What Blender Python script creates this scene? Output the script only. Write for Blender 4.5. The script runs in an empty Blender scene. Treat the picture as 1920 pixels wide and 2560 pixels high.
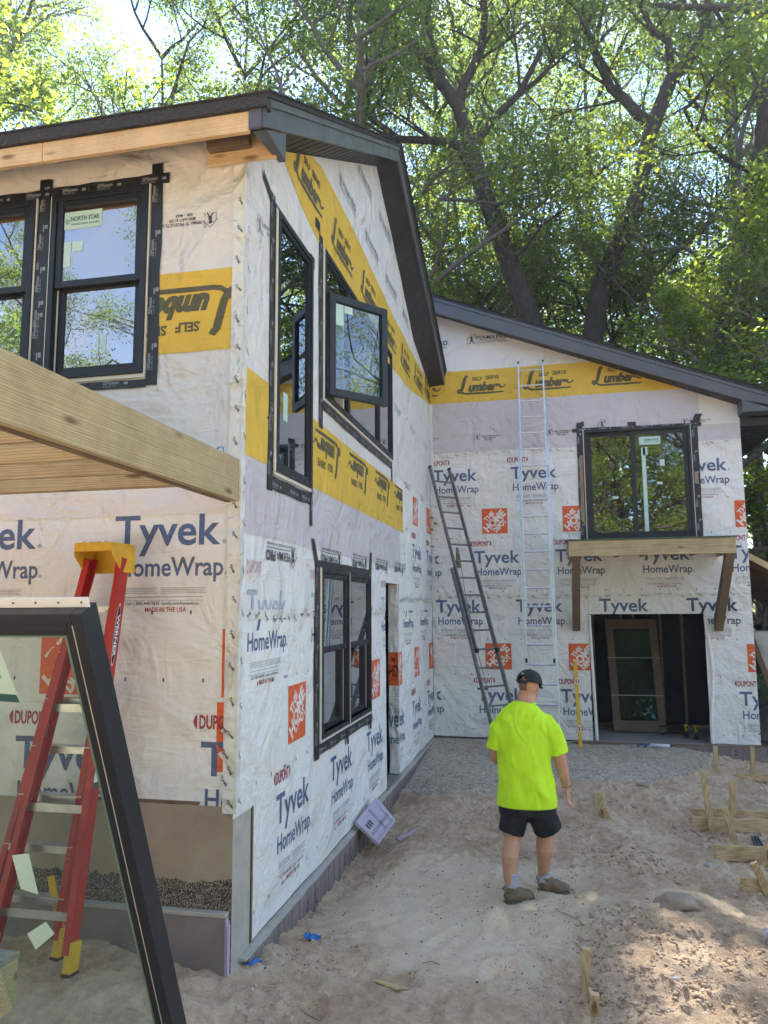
import bpy, bmesh, math, random
import numpy as np
from mathutils import Vector, Matrix, noise
sc = bpy.context.scene
COL = sc.collection
random.seed(7); np.random.seed(7)
R = math.radians

# ------------------------------------------------------------------ camera, sky, sun, exposure
cam_d = bpy.data.cameras.new('camera'); cam = bpy.data.objects.new('camera', cam_d); COL.objects.link(cam)
fw = Vector((-0.20942886, 0.969911, 0.12414589)); rt = Vector((0.97726629, 0.21190264, -0.00691878)); up = Vector((0.03301744, -0.1198746, 0.99223985))
M = Matrix((rt, up, -fw)).transposed().to_4x4(); M.translation = Vector((0, 0, 2.25)); cam.matrix_world = M
cam_d.sensor_fit = 'VERTICAL'; cam_d.sensor_height = 36.0; cam_d.lens = 1898.8/2560*36.0
cam_d.clip_start = .05; cam_d.clip_end = 2000
sc.camera = cam
SUN_EL, SUN_AZ = 49.0, -11.0      # azimuth measured from +y towards +x
sund = Vector((math.sin(R(SUN_AZ))*math.cos(R(SUN_EL)), math.cos(R(SUN_AZ))*math.cos(R(SUN_EL)), math.sin(R(SUN_EL))))
w = bpy.data.worlds.new('World'); sc.world = w; w.use_nodes = True
nt = w.node_tree; nt.nodes.clear()
o_ = nt.nodes.new('ShaderNodeOutputWorld'); b_ = nt.nodes.new('ShaderNodeBackground'); s_ = nt.nodes.new('ShaderNodeTexSky')
s_.sky_type = 'NISHITA'; s_.sun_disc = False; s_.sun_elevation = R(SUN_EL); s_.sun_rotation = R(SUN_AZ)
s_.air_density = .75; s_.dust_density = 0.0; s_.ozone_density = 1.6
b_.inputs[1].default_value = 0.085
tc_ = nt.nodes.new('ShaderNodeTexCoord'); mp_ = nt.nodes.new('ShaderNodeMapping'); mp_.inputs['Scale'].default_value = (1, 1, 2.2); nt.links.new(tc_.outputs['Generated'], mp_.inputs[0])
cn = nt.nodes.new('ShaderNodeTexNoise'); cn.inputs['Scale'].default_value = 2.1; cn.inputs['Detail'].default_value = 7; cn.inputs['Roughness'].default_value = .6; cn.inputs['Distortion'].default_value = .6; nt.links.new(mp_.outputs[0], cn.inputs['Vector'])
cr = nt.nodes.new('ShaderNodeValToRGB'); cr.color_ramp.elements[0].position = .47; cr.color_ramp.elements[0].color = (0,0,0,1); cr.color_ramp.elements[1].position = .74; cr.color_ramp.elements[1].color = (.58,.58,.58,1); nt.links.new(cn.outputs[0], cr.inputs[0])
cm = nt.nodes.new('ShaderNodeMix'); cm.data_type = 'RGBA'; cm.inputs[7].default_value = (2.95,2.5,2.1,1); nt.links.new(cr.outputs[0], cm.inputs[0]); nt.links.new(s_.outputs[0], cm.inputs[6])
nt.links.new(cm.outputs[2], b_.inputs[0]); nt.links.new(b_.outputs[0], o_.inputs[0])
sd = bpy.data.lights.new('sun', 'SUN'); so = bpy.data.objects.new('sun', sd); COL.objects.link(so)
sd.energy = 5.0; sd.angle = R(0.53); sd.color = (1.0, .93, .82)
so.rotation_euler = sund.to_track_quat('Z', 'Y').to_euler(); so.location = sund*60
vs = sc.view_settings; vs.view_transform = 'Standard'; vs.look = 'None'; vs.exposure = 2.95; vs.gamma = 1; vs.use_curve_mapping = False
sc.cycles.max_bounces = 8; sc.cycles.diffuse_bounces = 4; sc.cycles.transparent_max_bounces = 12; sc.cycles.transmission_bounces = 6

# ------------------------------------------------------------------ object helpers
ORG = {}
def org(p): return ORG.get(p.name, Vector((0, 0, 0))) if p else Vector((0, 0, 0))
def tag(o, label=None, cat=None, group=None, kind=None):
    if label: o['label'] = label
    if cat: o['category'] = cat
    if group: o['group'] = group
    if kind: o['kind'] = kind
    return o
def thing(name, loc, label, cat, group=None):
    o = bpy.data.objects.new(name, None); COL.objects.link(o); o.location = loc; o.empty_display_size = .1
    ORG[o.name] = Vector(loc); return tag(o, label, cat, group)
def link(name, me, mat=None, parent=None, smooth=False):
    o = bpy.data.objects.new(name, me); COL.objects.link(o)
    if mat: me.materials.clear(); me.materials.append(mat)
    if parent: o.parent = parent; ORG[o.name] = org(parent)
    if smooth: me.polygons.foreach_set('use_smooth', [True]*len(me.polygons))
    return o
def np_mesh(name, V, F):
    """V (n,3), F (m,k) arrays of equal-size faces"""
    V = np.asarray(V, dtype=np.float32); F = np.asarray(F, dtype=np.int32)
    me = bpy.data.meshes.new(name); n, k = F.shape
    me.vertices.add(len(V)); me.vertices.foreach_set('co', V.ravel())
    me.loops.add(n*k); me.loops.foreach_set('vertex_index', F.ravel())
    me.polygons.add(n); me.polygons.foreach_set('loop_start', np.arange(n, dtype=np.int32)*k)
    try: me.polygons.foreach_set('loop_total', np.full(n, k, dtype=np.int32))
    except Exception: pass
    me.update(calc_edges=True); return me
class MB:
    def __init__(s): s.v = []; s.f = []
    def add(s, vs, fs):
        n = len(s.v); s.v += [Vector(q) for q in vs]; s.f += [tuple(i+n for i in f) for f in fs]; return s
    def box(s, x0, x1, y0, y1, z0, z1):
        return s.add([(x0,y0,z0),(x1,y0,z0),(x1,y1,z0),(x0,y1,z0),(x0,y0,z1),(x1,y0,z1),(x1,y1,z1),(x0,y1,z1)],
                     [(0,3,2,1),(4,5,6,7),(0,1,5,4),(1,2,6,5),(2,3,7,6),(3,0,4,7)])
    def bar(s, p0, p1, wd, th, side=(0,0,1)):
        """box from p0 to p1; wd measured along 'side' (made perpendicular), th across"""
        p0 = Vector(p0); p1 = Vector(p1); d = (p1-p0).normalized(); a = Vector(side); a = (a-d*a.dot(d)).normalized(); b = d.cross(a)
        q = []
        for p in (p0, p1):
            for i, j in ((-1,-1),(1,-1),(1,1),(-1,1)): q.append(p+a*(i*wd/2)+b*(j*th/2))
        return s.add(q, [(0,1,2,3),(7,6,5,4),(0,4,5,1),(1,5,6,2),(2,6,7,3),(3,7,4,0)])
    def prism(s, pts, ext):
        """polygon of 3D points extruded by vector ext"""
        n = len(pts); e = Vector(ext); P = [Vector(p) for p in pts]
        return s.add(P+[p+e for p in P], [tuple(range(n))[::-1], tuple(range(n, 2*n))]+[(i, (i+1) % n, n+(i+1) % n, n+i) for i in range(n)])
    def tube(s, pts, rad, n=8, cap=True, side=None):
        P = [Vector(p) for p in pts]; rings = []; ref = None
        for i, p in enumerate(P):
            d = (P[min(i+1, len(P)-1)]-P[max(i-1, 0)]).normalized()
            a = Vector(side) if side else (ref if ref else (Vector((1,0,0)) if abs(d.x) < .9 else Vector((0,1,0))))
            a = (a-d*a.dot(d)).normalized(); ref = a; b = d.cross(a)
            r = rad[i] if hasattr(rad, '__len__') else rad
            ra, rb = r if hasattr(r, '__len__') else (r, r)
            rings.append([p+a*(ra*math.cos(t*2*math.pi/n))+b*(rb*math.sin(t*2*math.pi/n)) for t in range(n)])
        base = len(s.v)
        for rg in rings: s.v += rg
        for i in range(len(P)-1):
            for t in range(n):
                s.f.append((base+i*n+t, base+i*n+(t+1) % n, base+(i+1)*n+(t+1) % n, base+(i+1)*n+t))
        if cap:
            s.f.append(tuple(base+t for t in range(n))[::-1]); s.f.append(tuple(base+(len(P)-1)*n+t for t in range(n)))
        return s
    def ball(s, c, r, n=10, m=7):
        c = Vector(c); r = r if hasattr(r, '__len__') else (r, r, r); base = len(s.v)
        for j in range(m+1):
            th = math.pi*j/m
            for i in range(n): s.v.append(c+Vector((r[0]*math.sin(th)*math.cos(2*math.pi*i/n), r[1]*math.sin(th)*math.sin(2*math.pi*i/n), r[2]*math.cos(th))))
        for j in range(m):
            for i in range(n): s.f.append((base+j*n+i, base+(j+1)*n+i, base+(j+1)*n+(i+1) % n, base+j*n+(i+1) % n))
        return s
    def mesh(s, name, o=Vector((0,0,0))):
        me = bpy.data.meshes.new(name); me.from_pydata([tuple(v-o) for v in s.v], [], s.f); me.update(); return me
    def build(s, name, mat, parent=None, smooth=False, bevel=0, label=None):
        o = link(name, s.mesh(name, org(parent)), mat, parent, smooth)
        if bevel:
            m = o.modifiers.new('bevel', 'BEVEL'); m.width = bevel; m.segments = 2; m.limit_method = 'ANGLE'
        if label: o['label'] = label
        return o
def copy_tree(o, parent=None):
    c = o.copy(); COL.objects.link(c); c.parent = parent
    for ch in list(o.children): copy_tree(ch, c)
    return c
def remesh(mb, name, voxel, smooth=3, disp=None):
    """closed tubes and balls merged into one continuous skin"""
    me = mb.mesh('tmp'); bm = bmesh.new(); bm.from_mesh(me); bmesh.ops.recalc_face_normals(bm, faces=bm.faces); bm.to_mesh(me); bm.free()
    o = bpy.data.objects.new('tmp', me); COL.objects.link(o)
    m = o.modifiers.new('r', 'REMESH'); m.mode = 'VOXEL'; m.voxel_size = voxel
    m2 = o.modifiers.new('s', 'SMOOTH'); m2.iterations = smooth; m2.factor = .6
    dg = bpy.context.evaluated_depsgraph_get(); ev = o.evaluated_get(dg); res = bpy.data.meshes.new_from_object(ev)
    bpy.data.objects.remove(o); res.name = name
    if disp:
        n = len(res.vertices); co = np.empty(n*3, dtype=np.float32); res.vertices.foreach_get('co', co); co = co.reshape(-1, 3)
        nr = np.empty(n*3, dtype=np.float32); res.vertices.foreach_get('normal', nr); nr = nr.reshape(-1, 3)
        dd = np.array([disp(*c) for c in co.tolist()]); co += nr*dd[:, None]; res.vertices.foreach_set('co', co.ravel()); res.update()
    return res

# ------------------------------------------------------------------ materials
def new_mat(name):
    m = bpy.data.materials.new(name); m.use_nodes = True; t = m.node_tree; b = t.nodes['Principled BSDF']; return m, t, b
def nd(t, ty, **k):
    n = t.nodes.new(ty)
    for a, v in k.items():
        if a.startswith('i_'):
            key = a[2:]; key = int(key) if key.isdigit() else key.replace('_', ' ')
            n.inputs[key].default_value = v
        else: setattr(n, a, v)
    return n
def coords(t, scale=(1,1,1), obj=True, rot=(0,0,0)):
    tc = nd(t, 'ShaderNodeTexCoord'); mp = nd(t, 'ShaderNodeMapping'); mp.inputs['Scale'].default_value = scale; mp.inputs['Rotation'].default_value = rot
    t.links.new(tc.outputs['Object' if obj else 'Generated'], mp.inputs[0]); return mp.outputs[0]
def ramp(t, fac, stops):
    r = nd(t, 'ShaderNodeValToRGB'); e = r.color_ramp.elements
    e[0].position, e[0].color = stops[0][0], (*stops[0][1], 1); e[1].position, e[1].color = stops[-1][0], (*stops[-1][1], 1)
    for p, c in stops[1:-1]: q = e.new(p); q.color = (*c, 1)
    t.links.new(fac, r.inputs[0]); return r.outputs[0]
def noisen(t, vec, scale, detail=4, rough=.55, dist=0, typ='FBM'):
    n = nd(t, 'ShaderNodeTexNoise'); n.noise_type = typ; n.inputs['Scale'].default_value = scale; n.inputs['Detail'].default_value = detail
    n.inputs['Roughness'].default_value = rough; n.inputs['Distortion'].default_value = dist; t.links.new(vec, n.inputs['Vector']); return n.outputs[0]
def bump(t, h, strength, dist, prev=None):
    b = nd(t, 'ShaderNodeBump'); b.inputs['Strength'].default_value = strength; b.inputs['Distance'].default_value = dist
    t.links.new(h, b.inputs['Height'])
    if prev: t.links.new(prev, b.inputs['Normal'])
    return b.outputs[0]
def plain(name, col, rough=.6, var=.15, vscale=8, bs=0, bscale=60, metal=0, spec=.5, dist=.004):
    m, t, b = new_mat(name); v = coords(t); n = noisen(t, v, vscale, 5)
    t.links.new(ramp(t, n, [(.3, tuple(c*(1-var) for c in col)), (.7, tuple(min(1, c*(1+var)) for c in col))]), b.inputs['Base Color'])
    r2 = ramp(t, noisen(t, v, vscale*2.3, 4), [(.3, (rough*.8,)*3), (.7, (min(1, rough*1.2),)*3)]); t.links.new(r2, b.inputs['Roughness'])
    b.inputs['Metallic'].default_value = metal; b.inputs['Specular IOR Level'].default_value = spec
    if bs: t.links.new(bump(t, noisen(t, v, bscale, 5), bs, dist), b.inputs['Normal'])
    return m
def wrap_normal(t, amt=1.0):
    v = coords(t)
    n1 = noisen(t, v, 2.2, 3, .5, .8); n2 = noisen(t, coords(t, (1, 1, .45), rot=(.35, .5, .2)), 5.0, 4, .55, 1.6, 'RIDGED_MULTIFRACTAL'); n3 = noisen(t, v, 22, 4, .6, .5); n4 = noisen(t, coords(t, (.5, .5, 2.2), rot=(.2, -.6, .1)), 4.0, 5, .6, 2.2, 'RIDGED_MULTIFRACTAL')
    a = bump(t, n1, .75*amt, .14); a = bump(t, n2, .62*amt, .030, a); a = bump(t, n4, .36*amt, .02, a); a = bump(t, n3, .36*amt, .012, a); return a
def wrap(name, col, var=.05, amt=1.0, rough=.62):
    m, t, b = new_mat(name); v = coords(t)
    n = noisen(t, v, 1.7, 6, .65); f = noisen(t, v, 90, 3, .7)
    c = ramp(t, n, [(.3, tuple(x*(1-var) for x in col)), (.7, tuple(min(1, x*(1+var)) for x in col))])
    mx = nd(t, 'ShaderNodeMix', data_type='RGBA', blend_type='MULTIPLY'); mx.inputs[0].default_value = .22
    t.links.new(c, mx.inputs[6]); t.links.new(ramp(t, f, [(.35, (.72,.72,.74)), (.65, (1,1,1))]), mx.inputs[7])
    t.links.new(mx.outputs[2], b.inputs['Base Color']); b.inputs['Roughness'].default_value = rough
    t.links.new(wrap_normal(t, amt), b.inputs['Normal']); return m
def wood(name, c0, c1, axis, rough=.75, knots=True):
    """grain runs along axis (0 x, 1 y, 2 z)"""
    m, t, b = new_mat(name); s = [13., 13., 13.]; s[axis] = .5; v = coords(t, s)
    g = nd(t, 'ShaderNodeTexWave'); g.wave_type = 'RINGS'; g.rings_direction = 'XYZ'[axis]; g.inputs['Scale'].default_value = 2.0; g.inputs['Distortion'].default_value = 9.0
    g.inputs['Detail'].default_value = 3; g.inputs['Detail Scale'].default_value = 1.1; t.links.new(v, g.inputs['Vector'])
    s2 = [110., 110., 110.]; s2[axis] = 2.; n = noisen(t, coords(t, s2), 1.0, 4)
    mx = nd(t, 'ShaderNodeMix', data_type='FLOAT'); mx.inputs[0].default_value = .5; t.links.new(g.outputs['Fac'], mx.inputs[2]); t.links.new(n, mx.inputs[3])
    c = ramp(t, mx.outputs[0], [(.2, c1), (.55, tuple((a+2*b_)/3 for a, b_ in zip(c1, c0))), (.85, c0)])
    s3 = [7., 7., 7.]; s3[axis] = 2.2
    vo = nd(t, 'ShaderNodeTexVoronoi'); vo.inputs['Scale'].default_value = 1.0; vo.inputs['Randomness'].default_value = 1; t.links.new(coords(t, s3), vo.inputs['Vector'])
    k = ramp(t, vo.outputs['Distance'], [(.07, (.25,.16,.09)), (.17, (1,1,1))])
    m2 = nd(t, 'ShaderNodeMix', data_type='RGBA', blend_type='MULTIPLY'); m2.inputs[0].default_value = .8 if knots else 0
    t.links.new(c, m2.inputs[6]); t.links.new(k, m2.inputs[7])
    st = ramp(t, noisen(t, coords(t), 3.1, 5, .7), [(.35, (.72,.68,.66)), (.6, (1,1,1))])
    m3 = nd(t, 'ShaderNodeMix', data_type='RGBA', blend_type='MULTIPLY'); m3.inputs[0].default_value = .7; t.links.new(m2.outputs[2], m3.inputs[6]); t.links.new(st, m3.inputs[7])
    t.links.new(m3.outputs[2], b.inputs['Base Color']); b.inputs['Roughness'].default_value = rough
    t.links.new(bump(t, mx.outputs[0], .35, .004), b.inputs['Normal']); return m
def add_folds(m):
    t = m.node_tree; b = t.nodes['Principled BSDF']; v = coords(t, (1, .6, .42), rot=(0, .35, 0)); n = noisen(t, v, 9, 4, .55, 1.4, 'RIDGED_MULTIFRACTAL'); pr = b.inputs['Normal'].links[0].from_socket if b.inputs['Normal'].links else None
    t.links.new(bump(t, n, .9, .025, pr), b.inputs['Normal'])
_W = {}
WK = {'treated': ((.54,.44,.25), (.36,.275,.145)), 'pine': ((.66,.50,.29), (.46,.31,.15)), 'fir': ((.74,.55,.33), (.58,.38,.20)), 'grey': ((.36,.33,.27), (.22,.20,.16)), 'brown': ((.25,.18,.115), (.13,.09,.05)), 'stud': ((.42,.31,.19), (.27,.18,.10))}
def W(kind, axis):
    if (kind, axis) not in _W: _W[(kind, axis)] = wood('%s_wood' % kind, *WK[kind], axis)
    return _W[(kind, axis)]
m_tyvek = wrap('white_wrap', (.80,.79,.77))
m_wa = wrap('white_wrap_gable', (.76,.755,.75), amt=1.2)
m_beige = wrap('porch_bounce_wrap', (.66,.60,.52), var=.08)  # unused: white wrap with the porch's warm bounce light put into its colour
m_beige2 = wrap('front_light_wrap', (.62,.58,.52), var=.07, amt=.7)  # unused: pale wrap with the front wall's warm light put into its colour
m_grey = wrap('lavender_wrap', (.58,.545,.575), var=.05)
m_grey2 = wrap('pale_lavender_wrap', (.72,.695,.675), var=.04)
m_yel = wrap('yellow_wrap', (.72,.47,.055), var=.06, amt=1.0)
m_tapec = wrap('clear_seam_tape', (.74,.74,.70), var=.03, amt=1.5, rough=.3)
def ink(name, col):
    m, t, b = new_mat(name); v = coords(t)
    t.links.new(ramp(t, noisen(t, v, 40, 4), [(.3, tuple(c*.85 for c in col)), (.7, tuple(min(1, c*1.15+.01) for c in col))]), b.inputs['Base Color'])
    b.inputs['Roughness'].default_value = .6; t.links.new(wrap_normal(t), b.inputs['Normal']); return m
i_blue = ink('blue_ink', (.085,.125,.245)); i_fade = ink('ink_under_film', (.42,.46,.54)); i_red = ink('red_ink', (.36,.035,.06)); i_redf = ink('red_ink_under_film', (.62,.42,.45))
i_or = ink('orange_ink', (.72,.115,.025)); i_orf = ink('orange_ink_under_film', (.74,.28,.20)); i_wh = ink('white_ink', (.76,.74,.70)); i_bk = ink('black_ink', (.045,.045,.05)); i_gy = ink('grey_ink', (.26,.27,.30)); i_ol = ink('dark_olive_ink', (.095,.085,.035)); i_bl2 = ink('bright_blue_ink', (.10,.22,.50))
m_black = plain('black_vinyl', (.010,.012,.018), .46, .1, 5, .05, 90)
m_tape = plain('black_flashing_tape', (.017,.018,.021), .45, .3, 9, .7, 26, dist=.006)
m_tapet = plain('tape_lettering', (.26,.29,.33), .6, .05)
m_white = plain('white_vinyl', (.72,.70,.63), .45, .05)
m_wflan = plain('white_flange', (.78,.80,.84), .4, .03)
m_roofm = plain('charcoal_metal_trim', (.085,.09,.102), .38, .12, 2, .1, 3, spec=.5, dist=.02)
m_soffit = plain('charcoal_soffit', (.032,.032,.037), .55, .12, 3)
m_shing = plain('dark_shingle', (.035,.034,.034), .9, .35, 30, .8, 70, dist=.01)
m_alu = plain('ladder_aluminium', (.58,.60,.63), .36, .12, 14, .1, 60, metal=.85)
m_alud = plain('worn_ladder_aluminium', (.20,.20,.20), .5, .25, 16, .2, 60, metal=.7)
m_red = plain('red_fibreglass', (.42,.022,.020), .38, .14, 9, .06, 120)
m_yelp = plain('yellow_plastic', (.72,.42,.025), .45, .12, 14, .1, 60)
m_rub = plain('black_rubber', (.02,.02,.02), .8)
m_foam = plain('purple_grey_foam', (.235,.19,.18), .85, .14, 6, .3, 40)
m_foamp = plain('lilac_foam', (.46,.38,.47), .75, .08, 9, .2, 50)
m_tar = None
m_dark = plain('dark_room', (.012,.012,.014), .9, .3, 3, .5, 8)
m_osb = plain('sheathing_board', (.36,.25,.14), .85, .3, 22, .3, 40)
m_slab = plain('garage_slab', (.33,.31,.28), .85, .12, 4, .2, 50)
m_card = plain('brown_cardboard', (.15,.105,.07), .8, .1, 6, .3, 12)
m_cardg = plain('grey_packaging', (.50,.47,.43), .6, .1, 8, .5, 9)
def concrete(name, tar_lo, tar_hi):
    m, t, b = new_mat(name); v = coords(t)
    base = ramp(t, noisen(t, v, 1.6, 8, .68), [(.25, (.28,.215,.15)), (.5, (.36,.29,.21)), (.75, (.44,.37,.28))])
    sep = nd(t, 'ShaderNodeSeparateXYZ'); t.links.new(v, sep.inputs[0])
    wob = nd(t, 'ShaderNodeMath', operation='MULTIPLY_ADD'); t.links.new(noisen(t, v, 3, 6, .7), wob.inputs[0]); wob.inputs[1].default_value = .22; t.links.new(sep.outputs[2], wob.inputs[2])
    lt = nd(t, 'ShaderNodeMath', operation='LESS_THAN'); t.links.new(wob.outputs[0], lt.inputs[0]); lt.inputs[1].default_value = tar_hi+.11
    sp = nd(t, 'ShaderNodeMath', operation='GREATER_THAN'); t.links.new(noisen(t, v, 150, 2, .5), sp.inputs[0]); sp.inputs[1].default_value = .46
    mu = nd(t, 'ShaderNodeMath', operation='MULTIPLY'); t.links.new(lt.outputs[0], mu.inputs[0]); t.links.new(sp.outputs[0], mu.inputs[1])
    mx = nd(t, 'ShaderNodeMix', data_type='RGBA'); t.links.new(mu.outputs[0], mx.inputs[0]); t.links.new(base, mx.inputs[6]); mx.inputs[7].default_value = (.035,.034,.033,1)
    t.links.new(mx.outputs[2], b.inputs['Base Color']); b.inputs['Roughness'].default_value = .85
    t.links.new(bump(t, noisen(t, v, 70, 6, .7), .35, .006), b.inputs['Normal']); return m
m_conc = concrete('tar_speckled_concrete', 0, .49)
m_conc2 = plain('pale_concrete', (.42,.39,.34), .85, .12, 7, .3, 60)
def glass(name, tint=(.75,.85,.80), boost=.10, body=.92, rough=.0):
    m, t, b = new_mat(name); t.nodes.remove(b); out = t.nodes['Material Output']
    tr = nd(t, 'ShaderNodeBsdfTransparent'); tr.inputs[0].default_value = (*[c*body for c in tint], 1)
    gl = nd(t, 'ShaderNodeBsdfGlossy'); gl.inputs['Roughness'].default_value = rough; gl.inputs[0].default_value = (.92,.97,1,1)
    fr = nd(t, 'ShaderNodeFresnel'); fr.inputs[0].default_value = 1.55
    ad = nd(t, 'ShaderNodeMath', operation='MULTIPLY_ADD'); t.links.new(fr.outputs[0], ad.inputs[0]); ad.inputs[1].default_value = 1.5; ad.inputs[2].default_value = boost; ad.use_clamp = True
    gm = nd(t, 'ShaderNodeNewGeometry'); inv = nd(t, 'ShaderNodeMath', operation='SUBTRACT'); inv.inputs[0].default_value = 1.0; t.links.new(gm.outputs['Backfacing'], inv.inputs[1])
    ml = nd(t, 'ShaderNodeMath', operation='MULTIPLY'); t.links.new(ad.outputs[0], ml.inputs[0]); t.links.new(inv.outputs[0], ml.inputs[1])
    mx = nd(t, 'ShaderNodeMixShader'); t.links.new(ml.outputs[0], mx.inputs[0]); t.links.new(tr.outputs[0], mx.inputs[1]); t.links.new(gl.outputs[0], mx.inputs[2])
    t.links.new(mx.outputs[0], out.inputs[0]); return m
m_glass = glass('coated_window_glass', (.55,.66,.62), .26)
m_glassd = glass('dim_door_glass', (.5,.6,.56), .10); m_glassa = glass('sky_facing_window_glass', (.5,.62,.6), .27)
m_glassc = glass('clear_insulated_glass', (.86,.93,.89), .0, .98)
m_stick = plain('mint_sticker', (.50,.68,.62), .5, .06)
m_stickt = plain('sticker_print', (.02,.09,.10), .5, .05)

# ------------------------------------------------------------------ dimensions of the place (metres, camera stands at x 0, y 0)
XB, YA, YC, XR = -2.06, 4.833, 13.547, 3.234
def disp2(u, z):
    return .009*noise.noise((u*.8, z*.8, 3.1))+.004*noise.noise((u*2.3, z*1.6, 9.7))
def wp(wall, u, z, d=0):
    """point on a wall face: u runs along the wall, d stands out of it"""
    if wall == 'A': return Vector((u, YA-d, z))
    if wall == 'C': return Vector((u, YC-d, z))
    return Vector((XB+d, u, z))
def wbox(mb, wall, u0, u1, z0, z1, d0, d1):
    a = wp(wall, u0, z0, d0); b = wp(wall, u1, z1, d1)
    return mb.box(min(a.x,b.x), max(a.x,b.x), min(a.y,b.y), max(a.y,b.y), min(a.z,b.z), max(a.z,b.z))
# ------------------------------------------------------------------ flat print and wrap sheets
_G = {}
def glyphs(s, bold=.012, shear=0.0, spacing=1.0):
    """filled outline of a word as 2D triangles, baseline at 0"""
    k = (s, bold, shear, spacing)
    if k in _G: return _G[k]
    cu = bpy.data.curves.new('t', 'FONT'); cu.body = s; cu.resolution_u = 3; cu.offset = bold; cu.shear = shear; cu.space_character = spacing; cu.size = 1
    o = bpy.data.objects.new('t', cu); COL.objects.link(o)
    dg = bpy.context.evaluated_depsgraph_get(); me = bpy.data.meshes.new_from_object(o.evaluated_get(dg))
    V = [(v.co.x, v.co.y) for v in me.vertices]; F = [tuple(p.vertices) for p in me.polygons]
    bpy.data.objects.remove(o); bpy.data.meshes.remove(me); bpy.data.curves.remove(cu)
    _G[k] = (V, F); return _G[k]
CAPH = None
def caph(bold):
    V, F = glyphs('H', bold); ys = [v[1] for v in V]; return max(ys)
class Print:
    """2D artwork in wall coordinates (u, z), clipped and laid onto a wall"""
    def __init__(s): s.v = []; s.f = []
    def raw(s, V, F): n = len(s.v); s.v += V; s.f += [tuple(i+n for i in f) for f in F]
    def text(s, str_, u0, z0, width=None, h=.1, bold=.012, shear=0, rot=0, flip=False, align='L', spacing=1.0, mirror=False):
        V, F = glyphs(str_, bold, shear, spacing); k = h/caph(bold); xs = [v[0] for v in V]; x0, x1 = min(xs), max(xs)
        kx = width/(x1-x0) if width else k; wd = (x1-x0)*kx
        off = {'L': 0, 'C': -wd/2, 'R': -wd}[align]; out = []
        for x, y in V:
            a = (x-x0)*kx+off; b = y*k
            if flip: a, b = wd+2*off-a if align == 'L' else -a, -b
            c, q = math.cos(rot), math.sin(rot); out.append((u0+a*c-b*q, z0+a*q+b*c))
        s.raw(out, F); return wd
    def poly(s, pts): s.raw([tuple(p) for p in pts], [tuple(range(len(pts)))])
    def rect(s, u0, u1, z0, z1): s.poly([(u0,z0),(u1,z0),(u1,z1),(u0,z1)])
    def stroke(s, pts, wd, xf=lambda p: p):
        P = [Vector(p) for p in pts]; L = []; Rr = []
        for i, p in enumerate(P):
            d = (P[min(i+1,len(P)-1)]-P[max(i-1,0)]).normalized(); nn = Vector((-d.y, d.x)); q = (wd[i] if hasattr(wd,'__len__') else wd)/2
            L.append(xf(p+nn*q)); Rr.append(xf(p-nn*q))
        for i in range(len(P)-1): s.raw([tuple(L[i]), tuple(Rr[i]), tuple(Rr[i+1]), tuple(L[i+1])], [(0,1,2,3)])
    def lay(s, name, wall, d, mat, parent, bounds=None, holes=(), cuts=(), disp=True):
        if not s.f: return None
        bm = bmesh.new(); vs_ = [bm.verts.new((x, y, 0)) for x, y in s.v]
        for f in s.f:
            try: bm.faces.new([vs_[i] for i in f])
            except ValueError: pass
        def bis(p, n, clear=False):
            bmesh.ops.bisect_plane(bm, geom=bm.verts[:]+bm.edges[:]+bm.faces[:], dist=1e-6, plane_co=(p[0],p[1],0), plane_no=(n[0],n[1],0), clear_outer=clear)
        if bounds:
            u0,u1,z0,z1 = bounds
            bis((u0,0),(-1,0),True); bis((u1,0),(1,0),True); bis((0,z0),(0,-1),True); bis((0,z1),(0,1),True)
        for cu in cuts: bis(cu[:2], cu[2:], True)
        for (u0,u1,z0,z1) in holes:
            for p, n in (((u0,0),(1,0)),((u1,0),(1,0)),((0,z0),(0,1)),((0,z1),(0,1))): bis(p, n)
            dl = [f for f in bm.faces if u0 < f.calc_center_median().x < u1 and z0 < f.calc_center_median().y < z1]
            bmesh.ops.delete(bm, geom=dl, context='FACES')
        for v in bm.verts: v.co = wp(wall, v.co.x, v.co.y, d+(disp2(v.co.x, v.co.y) if disp else 0))
        me = bpy.data.meshes.new(name); oo = org(parent)
        for v in bm.verts: v.co -= oo
        bmesh.ops.recalc_face_normals(bm, faces=bm.faces)
        if not bm.faces: bm.free(); return None
        bm.to_mesh(me); bm.free(); o = link(name, me, mat, parent)
        if name == 'printed_lettering': o['kind'] = 'stuff'
        return o
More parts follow.
